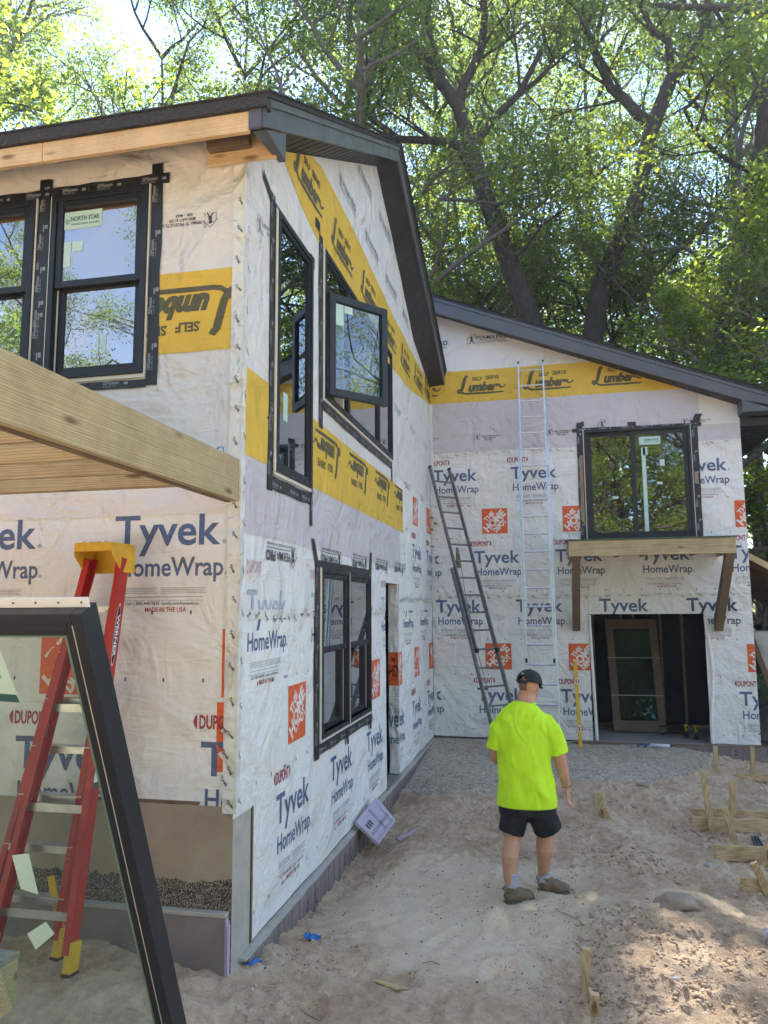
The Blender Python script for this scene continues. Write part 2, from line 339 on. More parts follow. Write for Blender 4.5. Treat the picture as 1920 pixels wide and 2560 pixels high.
def sheet(name, wall, u0, u1, z0, z1, d, mat, parent, holes=(), cuts=(), res=.09, edge=0.0, label=None, extra=None):
    """one lapped sheet of wrap (or a board skin): a gently uneven grid cut to its outline and openings"""
    bm = bmesh.new(); nu = max(2, int((u1-u0)/res)); nz = max(2, int((z1-z0)/res)); g = []
    for j in range(nz+1):
        row = []
        for i in range(nu+1):
            u = u0+(u1-u0)*i/nu; z = z0+(z1-z0)*j/nz
            if edge and j == 0: z += edge*noise.noise((u*2.1, 4.2, d*99))*1.6
            row.append(bm.verts.new((u, z, 0)))
        g.append(row)
    for j in range(nz):
        for i in range(nu): bm.faces.new((g[j][i], g[j][i+1], g[j+1][i+1], g[j+1][i]))
    def bis(p, n, clear=False):
        bmesh.ops.bisect_plane(bm, geom=bm.verts[:]+bm.edges[:]+bm.faces[:], dist=1e-6, plane_co=(p[0],p[1],0), plane_no=(n[0],n[1],0), clear_outer=clear)
    for cu in cuts: bis(cu[:2], cu[2:], True)
    if extra:            # non-convex upper outline given as polyline: drop what lies above it
        for (a, b), (c, e) in zip(extra[:-1], extra[1:]): bis((a, b), (-(e-b), c-a))
        def top(u):
            for (a, b), (c, e) in zip(extra[:-1], extra[1:]):
                if a <= u <= c: return b+(e-b)*(u-a)/(c-a)
            return 99
        bmesh.ops.delete(bm, geom=[f for f in bm.faces if f.calc_center_median().y > top(f.calc_center_median().x)], context='FACES')
    for (a0,a1,b0,b1) in holes:
        for p, n in (((a0,0),(1,0)),((a1,0),(1,0)),((0,b0),(0,1)),((0,b1),(0,1))): bis(p, n)
        dl = [f for f in bm.faces if a0 < f.calc_center_median().x < a1 and b0 < f.calc_center_median().y < b1]
        bmesh.ops.delete(bm, geom=dl, context='FACES')
    bmesh.ops.delete(bm, geom=[v for v in bm.verts if not v.link_faces], context='VERTS')
    oo = org(parent)
    for v in bm.verts: v.co = wp(wall, v.co.x, v.co.y, d+disp2(v.co.x, v.co.y))-oo
    # normals outward
    bmesh.ops.recalc_face_normals(bm, faces=bm.faces)
    n = {'A': Vector((0,-1,0)), 'C': Vector((0,-1,0)), 'B': Vector((1,0,0))}[wall]
    bm.faces.ensure_lookup_table()
    if bm.faces and bm.faces[0].normal.dot(n) < 0: bmesh.ops.reverse_faces(bm, faces=bm.faces)
    me = bpy.data.meshes.new(name); bm.to_mesh(me); bm.free(); o = link(name, me, mat, parent, smooth=True)
    if label: o['label'] = label
    return o

# ------------------------------------------------------------------ house
house = thing('house', (XB, YA, 0), 'two-winged unfinished house clad in printed white and yellow building wrap, dark roof trim', 'house')
ZRF = [(4.833, 5.594), (9.19, 8.04), (10.83, 7.20), (11.87, 6.62), (13.56, 6.27)]
def zin(y):
    for (a, b), (c, e) in zip(ZRF[:-1], ZRF[1:]):
        if y <= c: return b+(e-b)*(y-a)/(c-a)
    return ZRF[-1][1]
# openings (u0, u1, z0, z1)
HA = [(-3.605, -2.802, 3.93, 5.37), (-4.56, -3.75, 3.93, 5.37)]
HB = [(5.451, 6.358, 3.293, 5.428), (6.748, 9.96, 4.233, 5.719), (6.68, 8.615, 1.08, 2.608), (9.58, 10.44, .004, 2.562)]
HC = [(.587, 2.527, 3.38, 5.309), (.635, 2.49, 0, 2.104)]
CTOP = lambda x: 7.66-.3985*(x+1.919)
ccut = [(-1.919, 7.66, .3985, 1.0)]
# board walls behind the wrap (with true thickness)
wa = sheet('wall', 'A', -9.0, XB-.012, .88, 5.84, -.012, m_osb, house, HA, res=.5)
wa['label'] = 'front wall of the near wing, wrapped'
wb = sheet('wall', 'B', YA+.012, YC+6, 0, 8.2, -.012, m_osb, house, HB+[(YC, YC+7, -1, 9)], res=.5, extra=ZRF+[(20, 6.2)])
wb['label'] = 'gable side wall of the near wing, wrapped'
wc = sheet('wall', 'C', XB+.01, XR-.012, 0, 7.75, -.012, m_osb, house, HC, ccut, res=.5)
wc['label'] = 'gable wall of the far wing, wrapped'
# inner lining, jambs, back walls and floors
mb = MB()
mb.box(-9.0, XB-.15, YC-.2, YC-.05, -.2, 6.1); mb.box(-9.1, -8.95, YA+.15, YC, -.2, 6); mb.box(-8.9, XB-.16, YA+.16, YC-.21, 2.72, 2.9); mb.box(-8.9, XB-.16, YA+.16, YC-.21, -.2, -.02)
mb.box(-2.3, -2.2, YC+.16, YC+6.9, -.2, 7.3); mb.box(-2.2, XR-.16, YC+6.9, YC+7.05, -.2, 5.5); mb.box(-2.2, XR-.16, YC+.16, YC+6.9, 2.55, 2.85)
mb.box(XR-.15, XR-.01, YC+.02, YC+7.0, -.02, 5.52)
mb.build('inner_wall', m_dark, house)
MB().box(.3, 3.05, YC-.04, YC+6.8, -.22, -.003).build('garage_floor', m_slab, house, bevel=.004)
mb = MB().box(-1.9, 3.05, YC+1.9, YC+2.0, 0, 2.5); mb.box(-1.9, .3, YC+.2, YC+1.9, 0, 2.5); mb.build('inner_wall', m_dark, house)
for u, w_ in ((.80, .045), (1.32, .03), (1.55, .03), (2.03, .045), (2.42, .045)):
    MB().box(u-w_/2, u+w_/2, YC+1.80, YC+1.89, .02, 2.5).build('stud', W('stud', 2), house)
MB().box(.45, 3.0, YC+1.76, YC+1.89, 0, .045).build('bottom_plate', W('stud', 0), house)
jm = MB()
for hs, wl in ((HA, 'A'), (HB[:3], 'B'), (HC[:1], 'C')):
    for (a, b, c, e) in hs:
        wbox(jm, wl, a-.02, a, c-.02, e+.02, -.15, -.014); wbox(jm, wl, b, b+.02, c-.02, e+.02, -.15, -.014)
        wbox(jm, wl, a, b, c-.02, c, -.15, -.014); wbox(jm, wl, a, b, e, e+.02, -.15, -.014)
jm.build('window_opening_lining', W('stud', 2), house)
# door opening of the side wall: dark hall and folded-in wrap on the far jamb
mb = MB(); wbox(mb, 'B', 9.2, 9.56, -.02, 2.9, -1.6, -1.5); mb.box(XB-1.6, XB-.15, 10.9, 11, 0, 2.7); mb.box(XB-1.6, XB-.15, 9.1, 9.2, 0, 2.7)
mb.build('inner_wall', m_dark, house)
mb = MB(); wbox(mb, 'B', 9.52, 9.58, 0, 2.6, -.16, -.02); wbox(mb, 'B', 9.58, 10.44, 2.562, 2.60, -.16, -.02); mb.build('door_framing', W('stud', 2), house)
mb = MB(); wbox(mb, 'B', 9.58, 10.44, -.06, -.002, -.2, .02); mb.build('door_sill', W('grey', 1), house, bevel=.003)
bmj = bmesh.new(); g = []
for j in range(31):
    row = []
    for i in range(7):
        z = .01+2.55*j/30; q = i/6
        row.append(bmj.verts.new(Vector((XB+.003-.145*q+.012*noise.noise((z*2, q*3, 5)), 10.436-.012*abs(noise.noise((z*3, q*4, 2)))*2, z))-org(house)))
    g.append(row)
for j in range(30):
    for i in range(6): bmj.faces.new((g[j][i], g[j+1][i], g[j+1][i+1], g[j][i+1]))
me = bpy.data.meshes.new('wrap_fold'); bmj.to_mesh(me); bmj.free()
link('wrap_fold', me, m_tyvek, wb, True)
pr_ = MB()   # print wrapped round the jamb: logo and lettering pieces on its own face
def jp(name, mat, P_, par=None):
    P_v = [Vector((XB-.145+x, 10.419, z))-org(house) for x, z in P_.v]
    me = bpy.data.meshes.new(name); me.from_pydata([tuple(q) for q in P_v], [], P_.f); me.update(); link(name, me, mat, wb)
q = Print(); q.rect(0, .143, 1.18, 1.63); jp('logo_patch', i_or, q)
q = Print(); q.text('HO', .01, 1.30, .125, .16, .02); q.text('THE', .02, 1.5, .09, .06, .02); jp('printed_lettering', i_wh, q)
q = Print(); q.text('ve', .0, .63, .14, .22); q.text('me', .0, .41, .14, .12); jp('printed_lettering', i_blue, q)

# ---- wrap sheets, lapped: lower sheets first
LY = dict(t0=.002, t1=.007, g=.012, pr=.0022)
SA = sheet('wrap_sheet', 'A', -9, XB+.016, .90, 2.98, LY['t0'], m_tyvek, wa, edge=.035, label='white printed wrap below the porch frame')
sheet('wrap_sheet', 'A', -9, XB+.016, 2.90, 4.0, LY['t1'], m_grey2, wa, [(HA[0][0], HA[0][1], 3.93, 9), (HA[1][0], HA[1][1], 3.93, 9)], label='pale grey wrap under the upper windows')
sheet('wrap_sheet', 'A', -9, XB+.016, 4.0, 5.835, LY['t1'], m_grey2, wa, HA)
sheet('wrap_sheet', 'A', -9, XB+.016, 4.065, 4.667, LY['g'], m_yel, wa, HA, label='yellow printed band beside the upper window')
# side wall
sheet('wrap_sheet', 'B', 5.14, YC, .01, 2.40, LY['t0'], m_tyvek, wb, HB, edge=.012, label='white printed wrap on the lower side wall')
sheet('wrap_sheet', 'B', YA-.016, 5.145, .885, 2.40, LY['t0'], m_tyvek, wb, (), res=.06)
sheet('wrap_sheet', 'B', YA-.016, 10.45, 2.20, 2.80, LY['t1'], m_wa, wb, HB, label='translucent overlap above the lower side wall')
sheet('wrap_sheet', 'B', 10.25, YC, 2.33, 5.02, LY['t1'], m_tyvek, wb, HB, [(10.25, 4.9, -.75, .55)] if 0 else (), label='white printed wrap by the inner corner')
sheet('wrap_sheet', 'B', YA-.016, 10.55, 2.77, 3.35, LY['g'], m_grey, wb, HB, label='lavender wrap band')
sheet('wrap_sheet', 'B', YA-.016, 10.80, 3.32, 3.95, LY['g']+.003, m_yel, wb, HB, [(10.80, 3.4, 1, .02)], label='lower yellow band printed upside down')
sheet('wrap_sheet', 'B', YA-.016, YC, 3.93, 6.1, LY['g'], m_grey2, wb, HB+[(10.3, YC+1, 0, 4.1)], [(10.3, 4.95, .32, -1.0)] if 0 else (), extra=ZRF)
sheet('wrap_sheet', 'B', YA-.016, YC, 6.0, 8.1, LY['g']-.002, m_grey2, wb, HB, extra=ZRF)
YLO = [(5.5, 5.99), (6.1, 5.80), (6.83, 5.68), (7.9, 5.66), (9.9, 5.55), (11.5, 5.66), (13.5, 5.95)]
YUP = [(4.9, 6.0), (6.0, 6.35), (6.66, 6.53), (7.9, 6.52), (10.28, 6.36), (12.0, 6.33), (13.5, 6.30)]
def lin(P_, u):
    for (a, b), (c, e) in zip(P_[:-1], P_[1:]):
        if u <= c: return b+(e-b)*max(0, u-a)/(c-a)
    return P_[-1][1]
bm = bmesh.new(); prev = None; oo = org(house)
N = 110
for i in range(N+1):
    u = 5.15+(13.535-5.15)*i/N; z0 = max(lin(YLO, u), 5.4); z1 = min(lin(YUP, u), zin(u)-.005)
    if u < 5.55: z0 = z1-.02-(u-5.15)*.2
    if z0 > z1: z0 = z1-.01
    col = [bm.verts.new(wp('B', u, z0+(z1-z0)*k/8, LY['g']+.004+disp2(u, z0+(z1-z0)*k/8)+.004*noise.noise((u*9, (z0+(z1-z0)*k/8)*1.4+u*3, 1)))-oo) for k in range(9)]
    if prev:
        for k in range(8): bm.faces.new((prev[k], col[k], col[k+1], prev[k+1]))
    prev = col
bmesh.ops.recalc_face_normals(bm, faces=bm.faces)
me = bpy.data.meshes.new('wrap_sheet'); bm.to_mesh(me); bm.free()
o = link('wrap_sheet', me, m_yel, wb, True); o['label'] = 'upper yellow band, wrinkled, over the side windows'
# far wall
sheet('wrap_sheet', 'C', XB+.01, XR+.002, .01, 2.46, LY['t0'], m_tyvek, wc, HC, edge=.012, label='white printed wrap round the garage opening')
sheet('wrap_sheet', 'C', XB+.01, XR+.002, 2.39, 5.02, LY['t1'], m_tyvek, wc, HC, label='white printed wrap beside the upper sliding door')
sheet('wrap_sheet', 'C', XB+.01, XR+.002, 4.99, 5.96, LY['g'], m_grey, wc, HC+[(2.6, 9, 5.3, 6)], edge=.01, label='lavender wrap band of the far wall')
sheet('wrap_sheet', 'C', XB+.01, XR+.002, 5.94, 7.7, LY['g']-.002, m_grey2, wc, (), ccut)
sheet('wrap_sheet', 'C', 2.55, XR+.001, 5.28, 5.98, LY['g']-.001, m_grey2, wc, (), [(-1.919, 7.655, .3985, 1.0)])
sheet('wrap_sheet', 'C', XB+.01, XR+.002, 5.95, 6.545, LY['g']+.003, m_yel, wc, (), [(-1.919, 7.655, .3985, 1.0)], label='yellow printed band of the far wall')
# clear seam tape down the outer corner, inner corner and laps
for wl, par, u0, u1, z0, z1 in (('A', wa, XB-.075, XB+.022, .92, 5.5), ('B', wb, YA-.024, YA+.055, .92, 5.45)):
    sheet('seam_tape', wl, u0, u1, z0, z1, LY['g']+.006, m_tapec, par, res=.06)
sheet('seam_tape', 'C', XB+.015, XB+.06, .3, 5.95, LY['g']+.006, m_tapec, wc, res=.06)
sheet('seam_tape', 'B', YA-.016, 9.5, 2.17, 2.235, LY['t1']+.003, m_tapec, wb, HB, res=.06)
sheet('seam_tape', 'B', 10.46, YC, 2.33, 2.40, LY['t1']+.003, m_tapec, wb, (), res=.06)
sheet('seam_tape', 'C', XB+.02, XR, 2.38, 2.45, LY['t1']+.003, m_tapec, wc, HC, res=.06)
sheet('seam_tape', 'C', XB+.02, XR, 4.95, 5.02, LY['g']+.003, m_tapec, wc, HC, res=.06)

# ---- artwork
def dupont(p, u, z, s=1.0):
    wd = .285*s; p.text('DUPONT', u+.045*s, z, wd, .088*s, .03)
    for sg, cx in ((-1, u+.03*s), (1, u+.345*s)):
        p.poly([(cx, z-.008*s), (cx, z+.096*s), (cx+sg*.018*s, z+.075*s), (cx+sg*.03*s, z+.044*s), (cx+sg*.018*s, z+.013*s)][::-1 if sg > 0 else 1])
def fine(p, u, z, w_=.62):       # the small print under the name
    for k, (a, b) in enumerate(((0, .42), (.46, 1))):
        for j in range(4): p.rect(u+a*w_, u+b*w_-.01*((j*7) % 3), z-.012*j, z-.012*j+.0035)
    p.rect(u, u+w_*.98, z-.062, z-.058); p.text('DuPont requires materials be installed to instructions', u-.02, z-.088, w_*1.0, .010, .0)
def fullset(P, u, zt, what='dthfcm'):
    """zt: baseline of the big word"""
    if 'd' in what: dupont(P['r'], u-.06, zt+.30)
    if 't' in what: P['b'].text('Tyvek', u, zt, .80, .215, .018); P['b'].text('®', u+.815, zt, None, .028, .0)
    if 'h' in what: P['b'].text('HomeWrap', u+.035, zt-.215, .79, .128, .016); P['b'].text('®', u+.835, zt-.215, None, .022, .0)
    if 'f' in what: fine(P['g'], u+.08, zt-.30)
    if 'c' in what: P['k'].text('Call 1-800-448-9835  tyvek.com/homewrap', u+.10, zt-.415, .55, .022, .004)
    if 'm' in what: P['r2'].text('MADE IN THE USA', u+.25, zt-.462, .31, .031, .016)
def logo(P, u, z, s=.45, key='o', wk='w'):
    P[key].rect(u, u+s, z, z+s)
    c = (u+s*.5, z+s*.5); r = R(45)
    def t(word, along, across, width, h):
        a, b = along*s, across*s; uu = c[0]+a*math.cos(r)-b*math.sin(r); zz = c[1]+a*math.sin(r)+b*math.cos(r)
        P[wk].text(word, uu, zz, width*s, h*s, .045, rot=r, align='C')
    t('THE', -.02, .20, .46, .17); t('HOME', .0, -.125, 1.02, .285); t('DEPOT', .0, -.37, .62, .20)
def ticks(P, u0, u1, z, step=.29):
    u = u0
    while u < u1: P['k'].rect(u, u+.012, z, z+.026); u += step
    P['k'].text('T17223', u0+.55, z+.003, .1, .018, 0)
def newP(): return {k: Print() for k in ('b','r','r2','g','k','o','w','bf','rf','l','p','z')}
LCUR = [(.60,.98),(.52,1.02),(.44,.92),(.36,.62),(.27,.28),(.17,.10),(.07,.04),(.0,.12),(.04,.24),(.14,.22),(.24,.08),(.36,.0),(.55,-.03),(1.0,-.03),(1.9,-.03),(2.68,-.02)]
def lumber(P, u, z, w_=.85, flip=False):
    """script word with a long underline, small capitals above"""
    k = w_/2.75; xf = (lambda p: (u+w_-p[0]*k, z-p[1]*k)) if flip else (lambda p: (u+p[0]*k, z+p[1]*k))
    P['l'].stroke([(a, b) for a, b in LCUR], [.14,.18,.20,.20,.19,.17,.14,.13,.12,.12,.12,.12,.12,.12,.12,.08], xf)
    P['l'].stroke([(2.30,.30),(2.38,.42),(2.46,.40),(2.50,.28),(2.60,.24),(2.72,.32),(2.85,.40)], [.10,.15,.15,.12,.10,.08,.05], xf)
    def tx(s_, a, b, wd, h, bold, shear):
        V, F = glyphs(s_, bold, shear); kk = h/caph(bold); xs = [v[0] for v in V]; x0, x1 = min(xs), max(xs)
        P['l'].raw([xf((a+(x-x0)*wd/(x1-x0), b+y*kk)) for x, y in V], F)
    tx('umber', .62, .13, 1.74, .52, .062, .38)
    tx('SELF', .86, .74, .58, .22, .035, 0); tx('SERVE', 1.66, .78, .78, .22, .035, 0)
    for a, b in ((.84, .74), (1.05,.74), (1.64, .78), (2.3,.78)):
        P['l'].stroke([(a, b+.012), (a+.14, b+.012)], .035, xf)
def permahouse(P, u, z, s, flip=False, key='p', rot=0):
    xf = lambda p: (u+(-1 if flip else 1)*(p[0]*math.cos(rot)-p[1]*math.sin(rot))*s, z+(-1 if flip else 1)*(p[0]*math.sin(rot)+p[1]*math.cos(rot))*s)
    P[key].stroke([(0,.42),(.5,1.0),(1.0,.45)], .05, xf); P[key].stroke([(.78,.72),(.78,.95),(.92,.95),(.92,.5)], .04, xf); P[key].stroke([(.1,.45),(.1,0),(.3,0)], .04, xf); P[key].stroke([(1.0,0),(.86,0),(.86,.2)], .04, xf)
    P[key].stroke([(.46,.72),(.52,.52)], .22, xf); P[key].stroke([(.3,.6),(.7,.6)], .05, xf); P[key].stroke([(.5,.5),(.52,.2)], .24, xf); P[key].stroke([(.5,.3),(.3,.0)], .09, xf); P[key].stroke([(.54,.3),(.72,-.04)], .09, xf)
def perma(P, u, z, h=.075, flip=False, key='p', small=False, rot=0):
    sg = -1 if flip else 1
    permahouse(P, u, z, h*(2.2 if not small else 1.7), flip, key, rot)
    def t(s_, du, dz, wd, hh, bd):
        V, F = glyphs(s_, bd); k = hh/caph(bd); xs = [v[0] for v in V]; x0, x1 = min(xs), max(xs); kx = wd/(x1-x0); out = []
        for x, y in V:
            a = du+(x-x0)*kx; b = dz+y*k; out.append((u+sg*(a*math.cos(rot)-b*math.sin(rot)), z+sg*(a*math.sin(rot)+b*math.cos(rot))))
        P[key].raw(out, F)
    if small:
        t('PERMA "R" PRODUCTS, LLC', h*1.9, h*.75, h*5.2, h*.38, .02); t('800-647-6130', h*2.6, h*.25, h*3.2, h*.36, .02); t('ESR - 4665', h*3.0, -h*.25, h*2.0, h*.34, .02)
    else:
        t('PERMA', h*2.2, h*.75, h*3.9, h*.85, .01); t('PRO', h*6.4, h*.75, h*2.5, h*1.0, .035)
        t('WATER RESISTIVE BARRIER', h*2.2, -h*.05, h*6.5, h*.26, .01)
        for a in (1,): 
            P[key].raw([(u+sg*(x*math.cos(rot)-y*math.sin(rot)), z+sg*(x*math.sin(rot)+y*math.cos(rot))) for x, y in ((h*2.2,h*.42),(h*8.7,h*.42),(h*8.7,h*.50),(h*2.2,h*.50))], [(0,1,2,3)])
def marks(P, wall_u, zs, n, seedv, key='k', sz=.028, vert=True, width=.05):
    rr = random.Random(seedv)
    for i in range(n):
        z = zs[0]+(zs[1]-zs[0])*(i+rr.random()*.6)/n
        a = wall_u+rr.uniform(-width, width) if vert else wall_u+(z-zs[0])
        P[key].text('Tyvek', a if vert else z, (z if vert else a), None, sz, .02, rot=rr.choice((-.9, -.6, .5, -1.1)))
INK = dict(b=i_blue, r=i_red, r2=i_red, g=i_gy, k=i_bk, o=i_or, w=i_wh, bf=i_fade, rf=i_redf, l=i_ol, p=i_bk, z=i_bl2)
def lay_all(P, wall, par, d, bounds, holes=(), cuts=()):
    for k, p in P.items():
        if k == 'o':
            for f in p.f:
                q = Print(); q.poly([p.v[i] for i in f]); q.lay('logo_patch', wall, d, i_or, par, bounds, holes, cuts)
            continue
        nm = 'logo_patch' if k == 'o' else 'printed_lettering'
        o = p.lay(nm, wall, d+{'w': .0012}.get(k, 0)+(.0006 if k in 'gk' else 0), INK[k], par, bounds, holes, cuts)
        if o: o['kind'] = 'stuff'
# wall A lower
P = newP(); PR = LY['pr']
for i in range(-3, 1):
    fullset(P, -2.99+1.43*i, 2.69)
    fullset(P, -2.30+1.41*i, 1.155)
    logo(P, -3.54+1.43*i, 1.66)
logo(P, -2.19, 1.178); ticks(P, -8.2, XB, 2.21); ticks(P, -8.1, XB, 1.755)
lay_all(P, 'A', wa, LY['t0']+PR, (-8.9, XB, .93, 2.93))
P = newP(); P['o'].rect(XB-.10, XB-.055, 1.66, 2.11); lay_all(P, 'A', wa, LY['t0']+PR+.001, (-8.9, XB, .93, 2.93))
# wall A upper
P = newP(); lumber(P, -2.985, 4.52, .88, True); lumber(P, -4.2, 4.52, .88, True); lay_all(P, 'A', wa, LY['g']+PR, (-8.9, XB-.004, 4.07, 4.66), HA)
P = newP(); perma(P, -2.26, 5.10, .066, True, small=True); perma(P, -2.16, 3.36, .085, True, 'z'); lay_all(P, 'A', wa, LY['t1']+PR, (-8.9, XB-.09, 2.95, 5.5), HA)
# wall B lower
P = newP()
for i in range(0, 7):
    u = 5.62+1.452*i
    fullset(P, u, .63); logo(P, 5.865+1.449*i, 1.178)
    if i > 0: fullset(P, 4.985+1.444*i, 2.165, 'thfcm')
fullset(P, 4.985, 2.165, 'hfcm'); P['b'].text('Tyvek', 4.985, 2.165, .82, .215, .018)
ticks(P, 5.2, YC, 1.70); ticks(P, 5.2, YC, 1.02); ticks(P, 5.2, YC, .16)
lay_all(P, 'B', wb, LY['t0']+PR, (5.16, YC-.003, .03, 2.195), HB)
P = newP()
fullset(P, 4.985, 2.165, 'hfcm'); lay_all(P, 'B', wb, LY['t0']+PR, (YA+.06, 5.16, .9, 2.19))
P = newP()
for i in range(0, 4):
    u = 4.985+1.444*i
    P['bf'].text('Tyvek', u, 2.165, .82, .215, .018)
    q = Print(); P['rf'].text('DUPONT', u-.02, 2.50, .29, .088, .03)
lay_all(P, 'B', wb, LY['t1']+PR, (YA+.06, 10.4, 2.237, 2.76), HB)
# wall B right-hand sheet
P = newP()
for i in range(0, 3):
    fullset(P, 10.78+1.43*i, 4.49); fullset(P, 11.55+1.43*i-1.43, 3.01); logo(P, 11.72+1.41*i-.1, 3.53)
ticks(P, 10.5, YC, 3.40); ticks(P, 10.5, YC, 4.02)
lay_all(P, 'B', wb, LY['t1']+PR, (10.83, YC-.003, 2.41, 4.92), (), [(10.86, 3.95, -1.0, 0)])
# wall B bands
P = newP()
for k in range(4): lumber(P, 6.48+1.235*k, 3.86+.02*k, .87, True)
lumber(P, 5.33, 3.80, .87, True)
lay_all(P, 'B', wb, LY['g']+.003+PR, (YA+.06, 10.79, 3.325, 3.94), HB)
P = newP()
for k, (u, z) in enumerate(((5.86, 6.02), (7.03, 5.93), (8.26, 5.92), (9.5, 5.86), (10.7, 5.86), (11.9, 5.93), (12.9, 6.0))): lumber(P, u, z, .86)
lay_all(P, 'B', wb, LY['g']+.004+PR+.002, (5.5, YC-.003, 5.5, 7), HB)
P = newP()
perma(P, 6.02, 2.74, .078, True); 
for k in range(4): perma(P, 7.42+1.13*k, 2.80+.02*k, .078, True)
for k in range(4): perma(P, 7.3+1.2*k, 6.72-.03*k, .085, False, 'g'); perma(P, 6.9+1.2*k, 7.35, .085, False, 'g')
for k in range(4): perma(P, 10.2+1.25*k, 5.0+.0*k, .07, False, 'g', small=True)
perma(P, 5.05, 5.05, .085, False, 'g', small=True, rot=.2)
lay_all(P, 'B', wb, LY['g']+PR+.0015, (YA+.06, YC-.003, 2.4, 8), HB+[(5, YC+1, 5.5, 6.5), (YA, 10.8, 3.3, 3.97)], [(4.833, 5.58, -.561, 1), (9.19, 8.03, .60, 1)])
# wall C
P = newP()
for i in range(-1, 4):
    fullset(P, -1.286+1.415*i, .63); logo(P, -1.13+1.416*i, 1.160); fullset(P, -1.986+1.404*i, 2.15, 'thfcm')
fullset(P, -1.986+1.404*3.0, 2.15, 'thfcm')
for z in (.13, 1.06, 1.67): ticks(P, XB+.1, XR, z)
lay_all(P, 'C', wc, LY['t0']+PR, (XB+.07, XR-.002, .03, 2.375), HC)
P = newP()
for i in range(-1, 4):
    fullset(P, -1.291+1.41*i, 3.01); logo(P, -1.136+1.401*i, 3.53); fullset(P, -2.009+1.40*i, 4.50)
for z in (2.50, 3.44, 4.03): ticks(P, XB+.1, XR, z)
lay_all(P, 'C', wc, LY['t1']+PR, (XB+.07, XR-.002, 2.455, 4.94), HC)
P = newP()
for k in range(-1, 4): lumber(P, -1.522+1.193*k, 6.115, .85)
lay_all(P, 'C', wc, LY['g']+.003+PR, (XB+.065, 3.2, 5.955, 6.54), (), [(-1.919, 7.64, .3985, 1.0)])
P = newP()
perma(P, -1.343, 7.05, .085); perma(P, -2.45, 7.0, .085); perma(P, -1.24, 5.24, .066, small=True); perma(P, .04, 5.26, .066, small=True); perma(P, 2.30, 5.32, .066, small=True); perma(P, -2.35, 5.24, .066, small=True); permahouse(P, .92, 5.34, .15)
rr = random.Random(4)
for k in range(30): P['k'].text('Tyvek', XB+.12+5.1*k/30+rr.uniform(-.03, .03), 4.965+rr.uniform(0, .03), None, .02, .02, rot=rr.choice((-.7, .4, 0, 2.6)))
lay_all(P, 'C', wc, LY['g']+PR+.002, (XB+.07, XR-.002, 4.9, 7.7), HC, [(-1.919, 7.64, .3985, 1.0)])
P = newP()
for k in range(30): P['k'].text('Tyvek', XB+.12+5.1*k/30+rr.uniform(-.03, .03), 2.39+rr.uniform(0, .03), None, .02, .02, rot=rr.choice((-.7, .4, 0, 2.6)))
lay_all(P, 'C', wc, LY['t1']+PR+.003, (XB+.07, XR-.002, 2.37, 2.48), HC)
P = newP(); rr = random.Random(9)
for k in range(20): P['k'].text('Tyvek', XB-.048+rr.uniform(-.008, .012), 1.0+4.4*k/20, None, .019, .03, rot=-1.1 if k % 2 else -.8)
for k in range(3): P['k'].text('Tyvek', XB-.10+rr.uniform(-.02, .02), 1.15+.17*k, None, .022, .03, rot=-.9)
lay_all(P, 'A', wa, LY['g']+.009, (XB-.17, XB, .95, 5.45))
P = newP()
for k in range(14): P['k'].text('Tyvek', YA+.012+rr.uniform(0, .02), 1.0+4.3*k/14, None, .017, .03, rot=-1.1 if k % 2 else -.8)
lay_all(P, 'B', wb, LY['g']+.009, (YA+.002, YA+.12, .95, 5.4))
P = newP()
for k in range(28):
    u = YA+.15+4.6*k/28; P['k'].text('Tyvek', u, 2.18+rr.uniform(-.005, .03), None, .022, .03, rot=rr.choice((-.7, .5, .1)))
    u = 10.5+3*k/28; P['k'].text('Tyvek', u, 2.345+rr.uniform(-.005, .03), None, .022, .03, rot=rr.choice((-.7, .5, .1)))
lay_all(P, 'B', wb, LY['t1']+.006, (YA+.1, YC, 2.1, 2.45), HB)
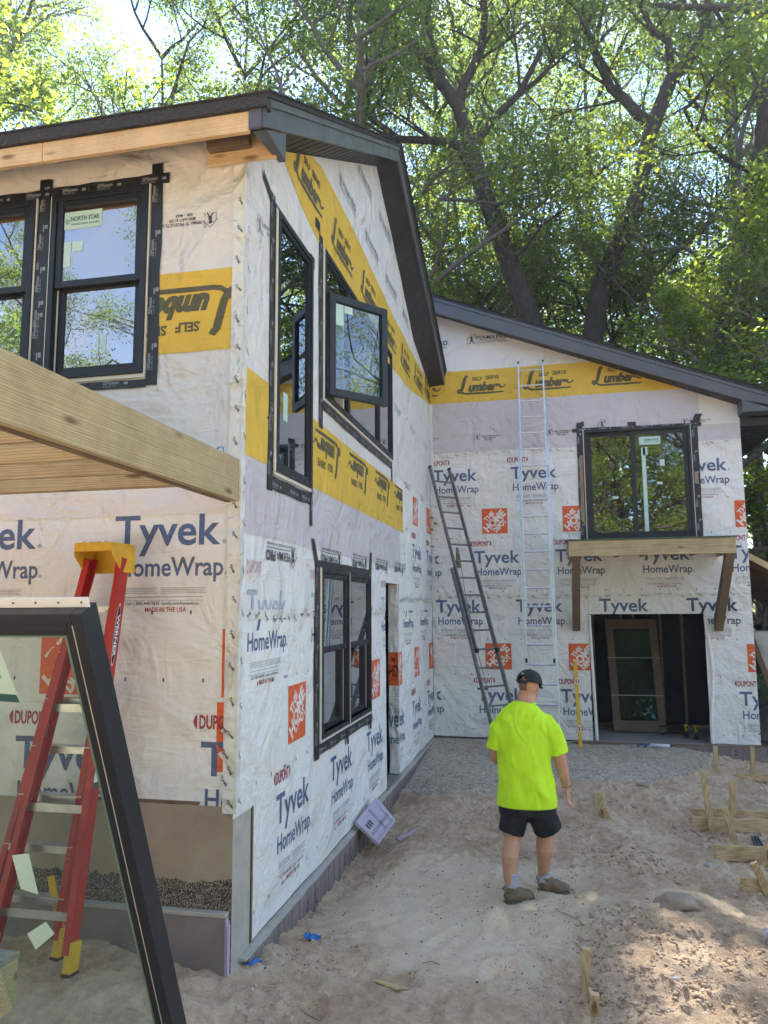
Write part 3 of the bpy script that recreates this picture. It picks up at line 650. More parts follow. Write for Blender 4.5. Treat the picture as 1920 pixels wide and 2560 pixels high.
# ------------------------------------------------------------------ windows
def ring(mb, wall, u0, u1, z0, z1, w_, d0, d1):
    wbox(mb, wall, u0, u0+w_, z0, z1, d0, d1); wbox(mb, wall, u1-w_, u1, z0, z1, d0, d1)
    wbox(mb, wall, u0+w_, u1-w_, z0, z0+w_, d0, d1); wbox(mb, wall, u0+w_, u1-w_, z1-w_, z1, d0, d1)
def pane(wall, u0, u1, z0, z1, d, par, mat=None):
    mb = MB(); wbox(mb, wall, u0, u1, z0, z1, d-.012, d); return mb.build('pane', mat or (m_glassa if wall == 'A' else m_glass), par)
def tape(wall, par, u0, u1, z0, z1, d, skew=0, text=True, name='flashing_tape'):
    mb = MB(); rr = random.Random(int(u0*97+z0*31)); n = 8; vert = (z1-z0) > (u1-u0); V = []
    for i in range(n+1):
        t_ = i/n; j = rr.uniform(-.006, .006)
        for s_ in (0, 1):
            if vert: a, b = (u0 if s_ == 0 else u1)+j+skew*t_, z0+(z1-z0)*t_
            else: a, b = u0+(u1-u0)*t_, (z0 if s_ == 0 else z1)+j+skew*t_
            V.append((a, b))
    F = [(2*i, 2*i+1, 2*i+3, 2*i+2) for i in range(n)]
    mb.add([wp(wall, a, b, d+disp2(a, b)+.003) for a, b in V], F); o = mb.build(name, m_tape, par)
    if text:
        p = Print(); L = (z1-z0) if vert else (u1-u0); k = int(L/.34)
        for i in range(k):
            c = .08+i*L/max(1, k)+rr.uniform(0, .05)
            if vert:
                p.text('ZIPSystem', u0+.035+skew*c/L, z0+c, .13, .026, .03, rot=R(90)); p.text('FLASHING TAPE', u0+.056+skew*c/L, z0+c, .11, .012, .0, rot=R(90))
                p.rect(u0+.06, u0+.085, z0+c+.17, z0+c+.2); p.rect(u0+.045, u0+.055, z0+c+.15, z0+c+.2)
            else:
                p.text('ZIPSystem', u0+c, z0+.035, .13, .026, .03); p.text('FLASHING TAPE', u0+c, z0+.014, .11, .012, .0); p.rect(u0+c+.17, u0+c+.2, z0+.03, z0+.05)
        p.lay('printed_lettering', wall, d+.0055, m_tapet, par)
def sticker(par, pts, text=None):
    mb = MB(); mb.prism(pts, (Vector(pts[1])-Vector(pts[0])).cross(Vector(pts[2])-Vector(pts[0])).normalized()*.0015); mb.build('sticker', m_stick, par)
FD = .045     # how far frames stand out of the wall
def window_frame(wall, u0, u1, z0, z1, w_=.045, name='window', label=None):
    wn = MB(); ring(wn, wall, u0, u1, z0, z1, w_, -.10, FD); o = wn.build(name, m_black, house, bevel=.003)
    if label: o['label'] = label
    f = MB(); 
    for a, b, c, e in ((u0-.016, u0-.001, z0-.028, z1+.01), (u1+.001, u1+.012, z0-.028, z1+.01), (u0, u1, z0-.028, z0-.001)): wbox(f, wall, a, b, c, e, .02, .029)
    wbox(f, wall, u0-.004, u0-.0005, z0, z1, .029, FD-.008)
    f.build('nail_fin', m_white, o); return o
def double_hung(wall, u0, u1, z0, z1, zm, fr):
    """upper sash outside, lower sash set back"""
    a = MB(); ring(a, wall, u0, u1, zm-.02, z1, .05, -.012, FD-.014); s = a.build('sash', m_black, fr, bevel=.003); pane(wall, u0+.05, u1-.05, zm+.03, z1-.05, FD-.03, fr)
    a = MB(); ring(a, wall, u0+.012, u1-.012, z0, zm+.02, .055, -.055, -.014); a.build('sash', m_black, fr, bevel=.003); pane(wall, u0+.067, u1-.067, z0+.055, zm-.035, -.026, fr)
    a = MB(); wbox(a, wall, u0, u0+.009, z0, zm-.021, -.055, -.012); wbox(a, wall, u1-.009, u1, z0, zm-.021, -.055, -.012); wbox(a, wall, u0, u1, z0-.004, z0, -.05, FD-.02); a.build('track', m_white, fr)
# upper front pair
for k, (u0, u1, z0, z1) in enumerate(HA):
    fr = window_frame('A', u0, u1, z0, z1, label=('right' if k == 0 else 'left')+'-hand double-hung window of the upper front wall')
    double_hung('A', u0+.045, u1-.045, z0+.045, z1-.045, 4.66, fr)
    tape('A', fr, u1+.013, u1+.104, z0-.09, z1+.17, .012, .0); tape('A', fr, u0-.06, u1+.16, z1+.002, z1+.085, .017, 0)
    tape('A', fr, u0-.10, u1+.02, z0-.10, z0-.04, .013, 0)
    if k == 0: tape('A', fr, u0-.13, u0-.017, z0-.1, z1+.16, .0145, 0)
fr = [o for o in house.children if o.name.startswith('window') and o.get('label', '').startswith('right')][0]
def ap(u, z, d): return wp('A', u, z, d)
sticker(fr, [ap(-3.505, 5.10, .0165), ap(-3.19, 5.10, .0165), ap(-3.19, 5.24, .0165), ap(-3.505, 5.24, .0165)])
p = Print(); p.text('NORTH STAR', -3.45, 5.165, .24, .035, .025); p.text('WINDOWS & DOORS', -3.45, 5.13, .24, .016, .01)
for k in range(8): p.stroke([(-3.478+.006*math.cos(k*.785), 5.165+.006*math.sin(k*.785)), (-3.478+.022*math.cos(k*.785), 5.165+.022*math.sin(k*.785))], .004)
p.lay('printed_lettering', 'A', .0195, m_stickt, fr, disp=False)
sticker(fr, [ap(-3.50, 4.80, .0165), ap(-3.44, 4.80, .0165), ap(-3.44, 5.0, .0165), ap(-3.50, 5.0, .0165)])
sticker(fr, [ap(-3.43, 4.92, .0165), ap(-3.34, 4.92, .0165), ap(-3.34, 5.0, .0165), ap(-3.43, 5.0, .0165)])
sticker(fr, [ap(-3.22, 4.12, -.024), ap(-3.20, 4.12, -.024), ap(-3.20, 4.27, -.024), ap(-3.22, 4.27, -.024)]); sticker(fr, [ap(-3.175, 4.12, -.024), ap(-3.14, 4.12, -.024), ap(-3.14, 4.27, -.024), ap(-3.175, 4.27, -.024)])
# tall fixed window on the side wall
u0, u1, z0, z1 = HB[0]
fr = window_frame('B', u0, u1, z0, z1, .05, label='tall narrow fixed window of the side wall')
a = MB(); ring(a, 'B', u0+.05, u1-.05, z0+.05, z1-.05, .035, -.02, FD-.014); a.build('sash', m_black, fr, bevel=.003); pane('B', u0+.085, u1-.085, z0+.085, z1-.085, .012, fr)
tape('B', fr, u0-.13, u0-.017, z0-.16, z1+.10, .014); tape('B', fr, u0-.12, u1+.05, z0-.145, z0-.04, .017); tape('B', fr, u1+.006, u1+.066, z0-.33, z0+.02, .02); tape('B', fr, u0-.05, u1+.05, z1+.004, z1+.05, .017, -.03, False); tape('B', fr, u1-.03, u1+.10, z1-.06, z1+.05, .021, 0, False)
tape('B', fr, u0-.30, u0-.1, z1+.10, z1+.17, .021, -.1, False)
sticker(fr, [wp('B', 5.66, 3.75, .0135), wp('B', 5.76, 3.75, .0135), wp('B', 5.76, 3.98, .0135), wp('B', 5.66, 3.98, .0135)])
# wide window with an open casement
u0, u1, z0, z1 = HB[1]; ZT = 5.30
fr = window_frame('B', u0, u1, z0, z1, .05, label='wide side window, its near casement swung open')
a = MB(); wbox(a, 'B', u0+.05, 7.60, ZT-.005, ZT+.055, -.08, FD-.01); wbox(a, 'B', 7.60, 7.69, z0+.05, z1-.05, -.10, FD-.004); wbox(a, 'B', 9.10, 9.18, z0+.05, z1-.05, -.10, FD-.004); a.build('mullion', m_black, fr, bevel=.003)
a = MB(); wbox(a, 'B', 7.55, 7.598, z0+.05, ZT-.006, -.09, -.005); a.build('sash_stop', m_white, fr)
for a0, a1, b0, b1 in ((u0+.05, 7.60, ZT+.055, z1-.05), (7.69, 9.10, z0+.05, z1-.05), (9.18, u1-.05, z0+.05, z1-.05)):
    a = MB(); ring(a, 'B', a0, a1, b0, b1, .03, -.02, FD-.014); a.build('sash', m_black, fr, bevel=.003); pane('B', a0+.03, a1-.03, b0+.03, b1-.03, .012, fr)
hx, hy = XB+.05, u0+.055; ex, ey = -1.557, 7.364; L = math.hypot(ex-hx, ey-hy); th = math.atan2(ex-hx, ey-hy)
ax = Vector((math.sin(th), math.cos(th), 0)); nx = Vector((math.cos(th), -math.sin(th), 0))
def sp(a, z, d): return Vector((hx, hy, 0))+ax*a+nx*d+Vector((0, 0, z))
s = MB(); zb, zt = z0+.035, ZT-.01
for (a, b, c, e) in ((0, .075, zb, zt), (L-.075, L, zb, zt), (.075, L-.075, zb, zb+.075), (.075, L-.075, zt-.075, zt)):
    s.prism([sp(a, c, -.03), sp(b, c, -.03), sp(b, e, -.03), sp(a, e, -.03)], nx*.06)
cs = s.build('casement_sash', m_black, fr, bevel=.005, label='open outward-swung casement sash')
s = MB(); s.prism([sp(.075, zb+.075, -.004), sp(L-.075, zb+.075, -.004), sp(L-.075, zt-.075, -.004), sp(.075, zt-.075, -.004)], nx*.008); s.build('pane', glass('casement_glass', (.62,.72,.66), .10), fr)
sticker(fr, [sp(.08, zt-.30, .006), sp(.18, zt-.30, .006), sp(.18, zt-.085, .006), sp(.08, zt-.085, .006)]); sticker(fr, [sp(.19, zt-.16, .006), sp(.29, zt-.16, .006), sp(.29, zt-.085, .006), sp(.19, zt-.085, .006)])
MB().tube([sp(.1, zb+.01, -.03), (XB+.02, u0+.35, zb+.02), (XB-.02, u0+.5, zb+.02)], .008, 6).build('window_hinge_arm', m_alu, fr)
tape('B', fr, u0-.14, u0-.017, z0-.32, z1+.10, .014); tape('B', fr, u0-.02, u1+.03, z0-.13, z0-.036, .017); tape('B', fr, u0-.26, u0-.13, z1+.10, z1+.20, .021, .0, False); tape('B', fr, u1-.03, u1+.03, z0-.3, z0-.03, .02, 0, False)
# lower twin double-hung
u0, u1, z0, z1 = HB[2]; um = 7.635
fr = window_frame('B', u0, u1, z0, z1, .04, label='lower twin double-hung window of the side wall')
a = MB(); wbox(a, 'B', um-.045, um+.045, z0, z1, -.1, FD+.003); a.build('mullion', m_black, fr, bevel=.003)
a = MB(); wbox(a, 'B', um-.012, um+.0, z0, z1, FD+.003, FD+.006); a.build('white_joint_strip', m_white, fr)
double_hung('B', u0+.04, um-.045, z0+.04, z1-.04, 1.86, fr); double_hung('B', um+.045, u1-.04, z0+.04, z1-.04, 1.86, fr)
tape('B', fr, u0-.15, u0-.017, z0-.16, z1+.05, .014); tape('B', fr, u0-.14, u1+.06, z0-.13, z0-.037, .017); tape('B', fr, u0-.1, u1+.02, z1+.004, z1+.07, .017, 0, False)
tape('B', fr, u0-.15, u0-.07, z1+.04, z1+.25, .021, -.13, False); tape('B', fr, u1+.0, u1+.08, z1-.03, z1+.28, .021, .05, False); tape('B', fr, um-.05, um+.03, z0-.2, z0-.02, .022, 0, False); tape('B', fr, u1-.02, u1+.06, z0-.2, z0+.03, .022, 0, False)
# sliding door over the garage awning
u0, u1, z0, z1 = HC[0]
fr = window_frame('C', u0+.09, u1-.09, z0, z1, .05, 'sliding_door', 'black sliding glass door above the awning')
for a0, a1 in ((u0, u0+.055), (u1-.055, u1)): a = MB(); wbox(a, 'C', a0, a1, z0, z1, -.09, .02); a.build('rough_opening_trim', W('stud', 2), house)
um = 1.50
for a0, a1, d in ((u0+.14, um+.04, -.045), (um-.04, u1-.14, -.005)):
    a = MB(); ring(a, 'C', a0, a1, z0+.05, z1-.05, .07, d-.035, d+.02); a.build('sash', m_black, fr, bevel=.003); pane('C', a0+.07, a1-.07, z0+.12, z1-.12, d, fr, m_glassd)
def cp(u, z, d): return wp('C', u, z, d)
sticker(fr, [cp(1.60, 5.0, .012), cp(1.95, 5.0, .012), cp(1.95, 5.14, .012), cp(1.60, 5.14, .012)])
p = Print(); p.text('NORTH STAR', 1.69, 5.065, .23, .035, .03); p.text('WINDOWS & DOORS', 1.69, 5.035, .23, .015, .01); p.lay('printed_lettering', 'C', .0155, m_stickt, fr, disp=False)
for a, b, c, e in ((1.63, 1.695, 3.5, 4.95), (1.655, 1.73, 4.82, 4.96), (1.92, 2.0, 4.62, 4.73), (1.86, 1.95, 4.30, 4.345), (2.0, 2.03, 3.85, 3.88)): sticker(fr, [cp(a, c, .012), cp(b, c, .012), cp(b, e, .012), cp(a, e, .012)])
sticker(fr, [cp(1.12, 4.08, -.028), cp(1.22, 4.08, -.028), cp(1.22, 4.125, -.028), cp(1.12, 4.125, -.028)])
tape('C', fr, u0-.03, u0+.075, z0, z1+.07, .02); tape('C', fr, u1-.075, u1+.03, z0, z1+.07, .02); tape('C', fr, u0-.1, u1+.09, z1-.03, z1+.035, .024, .0)
tape('C', fr, u0-.03, u0+.1, z1+.04, z1+.13, .028, .03, False); tape('C', fr, 1.42, 1.56, z1+.03, z1+.10, .028, 0, False); tape('C', fr, u1-.05, u1+.07, z1+.04, z1+.18, .028, .05, False)

# ------------------------------------------------------------------ roof of the near wing
XO, YE = -1.76, 4.465
def zo(y):      # underside of the gable-end fascia
    return 5.455+.5575*(y-YE) if y <= 9.21 else 8.085+(6.29-8.085)*(y-9.21)/(13.54-9.21)
def zt_(y):     # top edge of the fascia
    return 5.65+.555*(y-YE) if y <= 9.225 else 8.29+(6.50-8.29)*(y-9.225)/(13.54-9.225)
roof = MB(); RT = [(YE-.02, zt_(YE)), (9.225, 8.292), (13.54, 6.50)]
roof.prism([(XO+.03, y, z+.004) for y, z in RT]+[(XO+.03, y, z+.05) for y, z in RT[::-1]], (-7.4, 0, 0))
rf = roof.build('roof', m_shing, house)
# shingle courses: thin slabs stepping up the slopes, each one its own board of shingles along the edge
for k in range(16):
    a = YE-.03+k*.295; sh = MB(); z = zt_(a)+.054
    sh.prism([(XO+.045, a, z), (XO+.045, a+.33, z+.183), (XO+.045, a+.33, z+.193), (XO+.045, a, z+.012)], (-7.3, 0, 0)); sh.build('shingle_course', m_shing, rf)
for k in range(14):
    a = 13.54-k*.305; sh = MB(); z = zt_(min(a, 13.54))+.054
    sh.prism([(XO+.045, a, z), (XO+.045, a-.34, z+.142), (XO+.045, a-.34, z+.154), (XO+.045, a, z+.012)], (-7.3, 0, 0)); sh.build('shingle_course', m_shing, rf)
# gable-end fascia in bent-metal lengths
ys = [YE, 6.25, 6.78, 7.95, 9.215]
for a, b in zip(ys[:-1], ys[1:]):
    f = MB(); f.prism([(XO, a+.002, zo(a)), (XO, b-.002, zo(b)), (XO, b-.002, zt_(b)), (XO, a+.002, zt_(a))], (-.025, 0, 0)); f.build('fascia_panel', m_roofm, rf)
    f = MB(); f.prism([(XO+.016, a+.002, zt_(a)-.045), (XO+.016, b-.002, zt_(b)-.045), (XO+.016, b-.002, zt_(b)+.012), (XO+.016, a+.002, zt_(a)+.012)], (-.018, 0, 0)); f.build('drip_edge', m_roofm, rf)
ys = [9.215, 10.6, 12.1, 13.535]
for a, b in zip(ys[:-1], ys[1:]):
    f = MB(); f.prism([(XO, a+.002, zo(a)), (XO, b-.002, zo(b)), (XO, b-.002, zt_(b)), (XO, a+.002, zt_(a))], (-.025, 0, 0)); f.build('fascia_panel', m_roofm, rf)
    f = MB(); f.prism([(XO+.016, a+.002, zt_(a)-.03), (XO+.016, b-.002, zt_(b)-.03), (XO+.016, b-.002, zt_(b)+.03), (XO+.016, a+.002, zt_(a)+.03)], (-.018, 0, 0)); f.build('drip_edge', m_roofm, rf)
# soffit boards between wall and fascia
def soff(a, b):
    s = MB(); s.prism([(XB-.01, a+.004, zin(a)), (XO-.026, a+.004, zo(a)+.012), (XO-.026, b-.004, zo(b)+.012), (XB-.01, b-.004, zin(b))], (0, 0, .014)); s.build('soffit_board', m_soffit, rf)
y = 4.88
while y < 13.5: soff(y, min(y+.205, 13.54)); y += .205
s = MB(); s.prism([(XB-.01, 4.87, zin(4.88)+.016), (XO-.02, 4.87, zo(4.88)+.03), (XO-.02, 9.2, zo(9.2)+.03), (XB-.01, 9.2, zin(9.2)+.016)], (0, 0, .02))
s.prism([(XB-.01, 9.2, zin(9.2)+.016), (XO-.02, 9.2, zo(9.2)+.03), (XO-.02, 13.54, zo(13.54)+.03), (XB-.01, 13.54, zin(13.54)+.016)], (0, 0, .02)); s.build('soffit_backing', m_soffit, rf)
# corner return box, wooden sub-fascia and lookout
f = MB(); f.prism([(XO+.002, 4.50, 5.455), (XO+.002, 4.865, 5.660), (XO+.002, 4.865, 5.452)], (-.02, 0, 0)); f.build('return_panel', m_roofm, rf)
f = MB(); f.prism([(XO+.001, 4.49, 5.445), (XO+.001, 4.865, 5.445), (XO-.05, 4.865, 5.445), (XO-.10, 4.49, 5.445)], (0, 0, .008)); f.build('return_underside', m_roofm, rf)
f = MB(); f.box(XO-.115, XO-.0255, YE-.012, YE+.012, 5.452, 5.655); f.build('corner_trim', m_roofm, rf, bevel=.002)
for a, b in ((XO-.117, -3.455), (-3.459, -7.0), (-7.003, -9.1)):
    MB().box(b, a, YE-.004, YE+.034, 5.438, 5.585).build('subfascia_board', W('fir', 0), rf, bevel=.006)
MB().box(-9.1, XO+.02, YE-.03, YE+.05, 5.588, 5.668).build('eave_edge', m_shing, rf)
for k in range(12): MB().prism([(-2.45-.61*k, YE+.036, 5.46), (-2.45-.61*k, YE+.036, 5.64), (-2.45-.61*k, YA-.01, 5.83), (-2.45-.61*k, YA-.01, 5.70)], (.038, 0, 0)).build('rafter_tail', W('stud', 1), rf)
MB().box(-2.33, -1.80, 4.77, 4.805, 5.435, 5.64).build('lookout_block', W('fir', 0), rf, bevel=.004)
MB().box(-2.30, -1.98, 4.70, 4.768, 5.52, 5.60).build('lookout_block', W('brown', 0), rf)

# ------------------------------------------------------------------ roof of the far wing
YR = YC-.35
zb_ = lambda x: 7.612-.384*(x+1.997); zk = lambda x: 7.895-.394*(x+1.993)
rc = MB(); rc.prism([(-6, YR-.02, zk(-6)), (3.98, YR-.02, zk(3.98)), (3.98, YR-.02, zk(3.98)+.05), (-6, YR-.02, zk(-6)+.05)], (0, 8.2, 0)); rc.prism([(-6, YR-.02, zk(-6)), (-6, YR-.02, zk(-6)+.05), (-12, YR-.02, 7.2), (-12, YR-.02, 7.15)], (0, 8.2, 0))
rfc = rc.build('roof', m_shing, house); rfc['label'] = 'low sloping roof of the far wing'
for k in range(34):
    x = 3.985-k*.295; sh = MB(); z = zk(x)+.053
    sh.prism([(x, YR-.035, z), (x-.33, YR-.035, z+.13), (x-.33, YR-.035, z+.142), (x, YR-.035, z+.012)], (0, 8.2, 0)); sh.build('shingle_course', m_shing, rfc)
xs = [-3.4, -.62, 1.9, 3.96]
for a, b in zip(xs[:-1], xs[1:]):
    f = MB(); f.prism([(a+.002, YR, zb_(a)), (b-.002, YR, zb_(b)), (b-.002, YR, zk(b)), (a+.002, YR, zk(a))], (0, .025, 0)); f.build('fascia_panel', m_roofm, rfc)
    f = MB(); f.prism([(a+.002, YR-.016, zk(a)-.05), (b-.002, YR-.016, zk(b)-.05), (b-.002, YR-.016, zk(b)+.014), (a+.002, YR-.016, zk(a)+.014)], (0, .016, 0)); f.build('drip_edge', m_roofm, rfc)
x = -2.9
while x < 3.2:
    b = min(x+.30, 3.21); s = MB(); s.prism([(x+.006, YR+.026, zb_(x)+.012), (b-.006, YR+.026, zb_(b)+.012), (b-.006, YC+.01, CTOP(b)-.01), (x+.006, YC+.01, CTOP(x)-.01)], (0, 0, .014)); s.build('soffit_board', m_soffit, rfc); x += .30
s = MB(); s.prism([(-2.9, YR+.02, zb_(-2.9)+.03), (3.2, YR+.02, zb_(3.2)+.03), (3.2, YC+.01, CTOP(3.2)+.01), (-2.9, YC+.01, CTOP(-2.9)+.01)], (0, 0, .02)); s.build('soffit_backing', m_soffit, rfc)
f = MB(); f.prism([(3.21, YR-.002, zb_(3.21)), (3.94, YR-.002, zb_(3.94)), (3.94, YR-.002, 5.40), (3.21, YR-.002, 5.40)], (0, .36, 0)); f.build('return_box', m_roofm, rfc, bevel=.003)
f = MB(); f.prism([(3.236, YR+.36, 5.62), (3.96, YR+.36, 5.40), (3.96, YR+.36, 5.24), (3.236, YR+.36, 5.24)], (0, 7.6, 0)); f.build('side_soffit', m_soffit, rfc)
f = MB(); f.prism([(3.96, YR, zk(3.96)-.25), (3.985, YR, zk(3.96)-.25), (3.985, YR, zk(3.96)), (3.96, YR, zk(3.96))], (0, 8.1, 0)); f.build('fascia_panel', m_roofm, rfc)

# ------------------------------------------------------------------ foundation
f = MB(); f.box(-9.0, XB-.004, YA-.004, YA+.2, -.7, .96); f.build('foundation_wall', m_conc, house)
f = MB(); f.box(XB-.2, XB-.001, YA-.002, 5.135, -.7, .90); f.build('foundation_corner', m_conc2, house, bevel=.004)
MB().box(XB-.19, XB+.008, 5.137, 5.16, .0, .89).build('corner_stud', W('brown', 2), house)
MB().box(-9.0, XB-.10, YA+.0, YA+.05, .955, .985).build('sill_plate', W('brown', 0), house)
f = MB(); f.box(XB-.2, XB+.004, 5.13, YC, -.7, -.006); f.build('foundation_wall', m_conc2, house)
def marks_on(par, wall, u, z, d, s_='R-5'):
    p = Print(); p.text(s_, u, z, None, .05, .02, rot=R(90)); p.rect(u+.07, u+.074, z-.1, z+.14); p.rect(u+.16, u+.164, z-.1, z+.14)
    p.stroke([(u+.22+.035*math.cos(t*.52), z+.05+.045*math.sin(t*.52)) for t in range(13)], .008); p.rect(u+.2, u+.24, z-.02, z)
    p.lay('printed_lettering', wall, d, i_bk, par, (u-.1, u+.3, z-.12, z+.12), disp=False)
rr = random.Random(3)
y = 5.0; k = 0
while y < YC-.1:
    L = min(rr.uniform(.55, .62), YC-.02-y); tz = -.035+rr.uniform(-.004, .006)
    b = MB().box(XB+.005, XB+.056, y+.004, y+L-.004, -.65, tz); o = b.build('foam_board', m_foam, house, bevel=.004)
    for q in range(3):
        e = MB().box(XB+.056, XB+.0575, y+.1+q*.18, y+.103+q*.18, -.6, tz-.01); e.build('score_line', m_rub, o)
    if k % 2 == 0: marks_on(o, 'B', y+.12, -.20, .0585)
    y += L; k += 1
f = MB(); n = 60; P1 = []
for i in range(n+1): yy = 4.95+(YC-5.0)*i/n; P1.append((XB+.01, yy, -.028+.004*noise.noise((yy*6, 0, 0))))
f.tube(P1, [(.012+.004*noise.noise((i*.9, 3, 3)), .05+.012*noise.noise((i*.7, 0, 1))) for i in range(n+1)], 6, side=(0, 0, 1)); f.build('ragged_foam_edge', m_conc2, house)
x = XB-.02
for L, t in ((1.22, .292), (1.22, .288), (1.22, .285), (1.22, .285)):
    o = MB().box(x-L+.004, x-.002, YA-.056, YA-.006, -.6, t).build('foam_board', m_foam, house, bevel=.004)
    MB().box(x-L+.002, x-.0, YA-.060, YA-.006, t, t+.026).build('foam_cap_strip', m_conc2, o, bevel=.003); x -= L
f = MB(); 
for q in range(3): f.box(XB-.022+q*.006, XB-.018+q*.006, YA-.06+q*.004, YA-.012, -.6, .285-q*.02)
f.build('broken_foam_edge', m_foamp, house)
x = .35; k = 0
while x < 3.30:
    L = min(.60, 3.31-x); o = MB().box(x+.003, x+L-.003, YC-.06, YC-.008, -.75, -.022).build('foam_board', m_foam, house, bevel=.004); marks_on(o, 'C', x+.12, -.16, .0625); x += L; k += 1
f = MB().box(.3, 3.30, YC-.07, YC+.14, -.02, -.004); f.build('sill_plate', W('brown', 0), house)
MB().box(-2.0, XR, YC, YC+.2, -.8, -.024).build('foundation_wall', m_conc2, house)
MB().box(XR-.2, XR-.002, YC+.2, YC+7, -.9, -.024).build('foundation_wall', m_conc2, house)
# loose wrap edges down the garage opening
for u0, du, sgn in ((.635, .05, 1), (2.49, .10, 1)):
    bm = bmesh.new(); prev = None
    for i in range(33):
        z = .01+2.08*i/32; bow = (.09*math.sin(math.pi*min(1, (1-z/2.1)*1.15))**2 if u0 > 1 else .05*(1-z/2.1))
        col = [bm.verts.new(Vector((u0-.01+(bow if u0 < 1 else bow*.7)*1.0+(q/3)*(.05 if u0 < 1 else .06), YC-.012-(.018*math.sin(q*1.2)), z))-org(house)) for q in range(4)]
        if prev:
            for q in range(3): bm.faces.new((prev[q], prev[q+1], col[q+1], col[q]))
        prev = col
    me = bpy.data.meshes.new('loose_wrap_flap'); bm.to_mesh(me); bm.free(); link('loose_wrap_flap', me, m_tyvek, wc, True)

# ------------------------------------------------------------------ porch frame at the near corner, awning over the garage
MB().box(XB-.045, XB+.004, .6, YA+.0, 2.975, 3.266).build('porch_rim_beam', W('treated', 1), house, bevel=.004)
MB().box(XB-.088, XB-.047, .6, YA-.03, 2.968, 3.262).build('porch_rim_beam', W('brown', 1), house, bevel=.004)
for k, yy in enumerate((4.08, 3.66, 3.25, 2.84, 2.43, 2.02, 1.6)):
    MB().box(-6.2, XB-.09, yy, yy+.038, 2.975, 3.262).build('porch_joist', W('treated', 0), house, bevel=.003)
MB().box(-6.2, XB-.09, 4.122, 4.160, 2.975, 3.262).build('porch_joist', W('treated', 0), house, bevel=.003)
MB().box(-6.3, -6.2, .6, YA, 2.97, 3.27).build('porch_rim_beam', W('treated', 1), house)
for yy in (.7, 4.6): MB().box(-6.3, -6.16, yy, yy+.14, -.3, 2.97).build('porch_post', W('treated', 2), house)
MB().box(XB-.09, XB+.004, .6, .74, -.3, 2.965).build('porch_post', W('treated', 2), house)
AY = 12.27
aw = MB().box(.32, 2.77, AY, AY+.04, 3.02, 3.262).build('awning_front_beam', W('treated', 0), house, bevel=.004)
MB().prism([(.30, AY-.02, 3.266), (2.80, AY-.02, 3.266), (2.80, YC-.02, 3.36), (.30, YC-.02, 3.36)], (0, 0, .018)).build('awning_deck', plain('green_tinted_deck', (.06,.11,.075), .8, .2, 8, .3, 50), house)
for xx in (.325, 2.725): MB().box(xx, xx+.038, AY+.042, YC-.03, 3.04, 3.255).build('awning_side_joist', W('treated', 1), house)
for xx in (.72, 1.12, 1.52, 1.92, 2.32): MB().box(xx, xx+.038, AY+.042, YC-.03, 3.06, 3.255).build('awning_joist', W('treated', 1), house)
for xx in (.365, 2.63):
    b = MB(); b.prism([(xx, YC-.03, 1.82), (xx, YC-.03, 2.02), (xx, AY+.18, 3.035), (xx, AY+.045, 3.035), (xx, AY+.045, 2.98), (xx, YC-.10, 1.82)], (.125, 0, 0)); b.build('awning_brace', W('brown', 2), house, bevel=.004)
# wrapped door panel leaning inside the garage
dp = thing('door_panel', (1.45, YC+1.0, 0), 'cardboard-edged glazed door panel leaning inside the dark garage opening', 'door')
def dq(a, z, d=0): return Vector((1.045+a+.0*z, YC+.95+.28*z/2+d, .02+z))-Vector((.03*z, 0, 0))*1.0
def dbar(mb, a0, a1, z0, z1, d=0): mb.prism([dq(a0, z0, d), dq(a1, z0, d), dq(a1, z1, d), dq(a0, z1, d)], (0, .05, 0))
f = MB(); dbar(f, 0, .13, 0, 1.98); dbar(f, .77, .90, 0, 1.98); dbar(f, .13, .77, 0, .19); dbar(f, .13, .77, 1.80, 1.98); f.build('cardboard_edging', m_card, dp, bevel=.006)
f = MB(); dbar(f, .13, .77, .19, 1.80, .02); f.build('pane', glass('door_panel_glass', (.25,.3,.28), .6), dp)
f = MB()
for z in (.62, 1.28): dbar(f, -.003, .903, z, z+.008, -.004)
f.build('packing_strap', m_cardg, dp)
# ------------------------------------------------------------------ lean-to at the far right
lt = thing('lean_to_roof', (4.6, 15.6, 0), 'reddish-brown open-raftered lean-to roof behind the far corner of the house', 'shed')
MB().prism([(3.26, 14.2, 3.22), (7.0, 14.2, .95), (7.0, 18.5, .95), (3.26, 18.5, 3.22)], (0, 0, .03)).build('roof', m_shing, lt)
MB().prism([(3.26, 14.16, 3.10), (7.0, 14.16, .83), (7.0, 14.16, .95), (3.26, 14.16, 3.22)], (0, .04, 0)).build('fascia_board', W('fir', 0), lt)
for k in range(9): MB().prism([(3.27, 14.6+k*.45, 3.06), (7.0, 14.6+k*.45, .80), (7.0, 14.6+k*.45, .93), (3.27, 14.6+k*.45, 3.20)], (0, .04, 0)).build('rafter', W('brown', 0), lt)
for yy in (14.3, 18.2): MB().box(6.7, 6.82, yy, yy+.12, -.5, 1.02).build('post', W('brown', 2), lt)
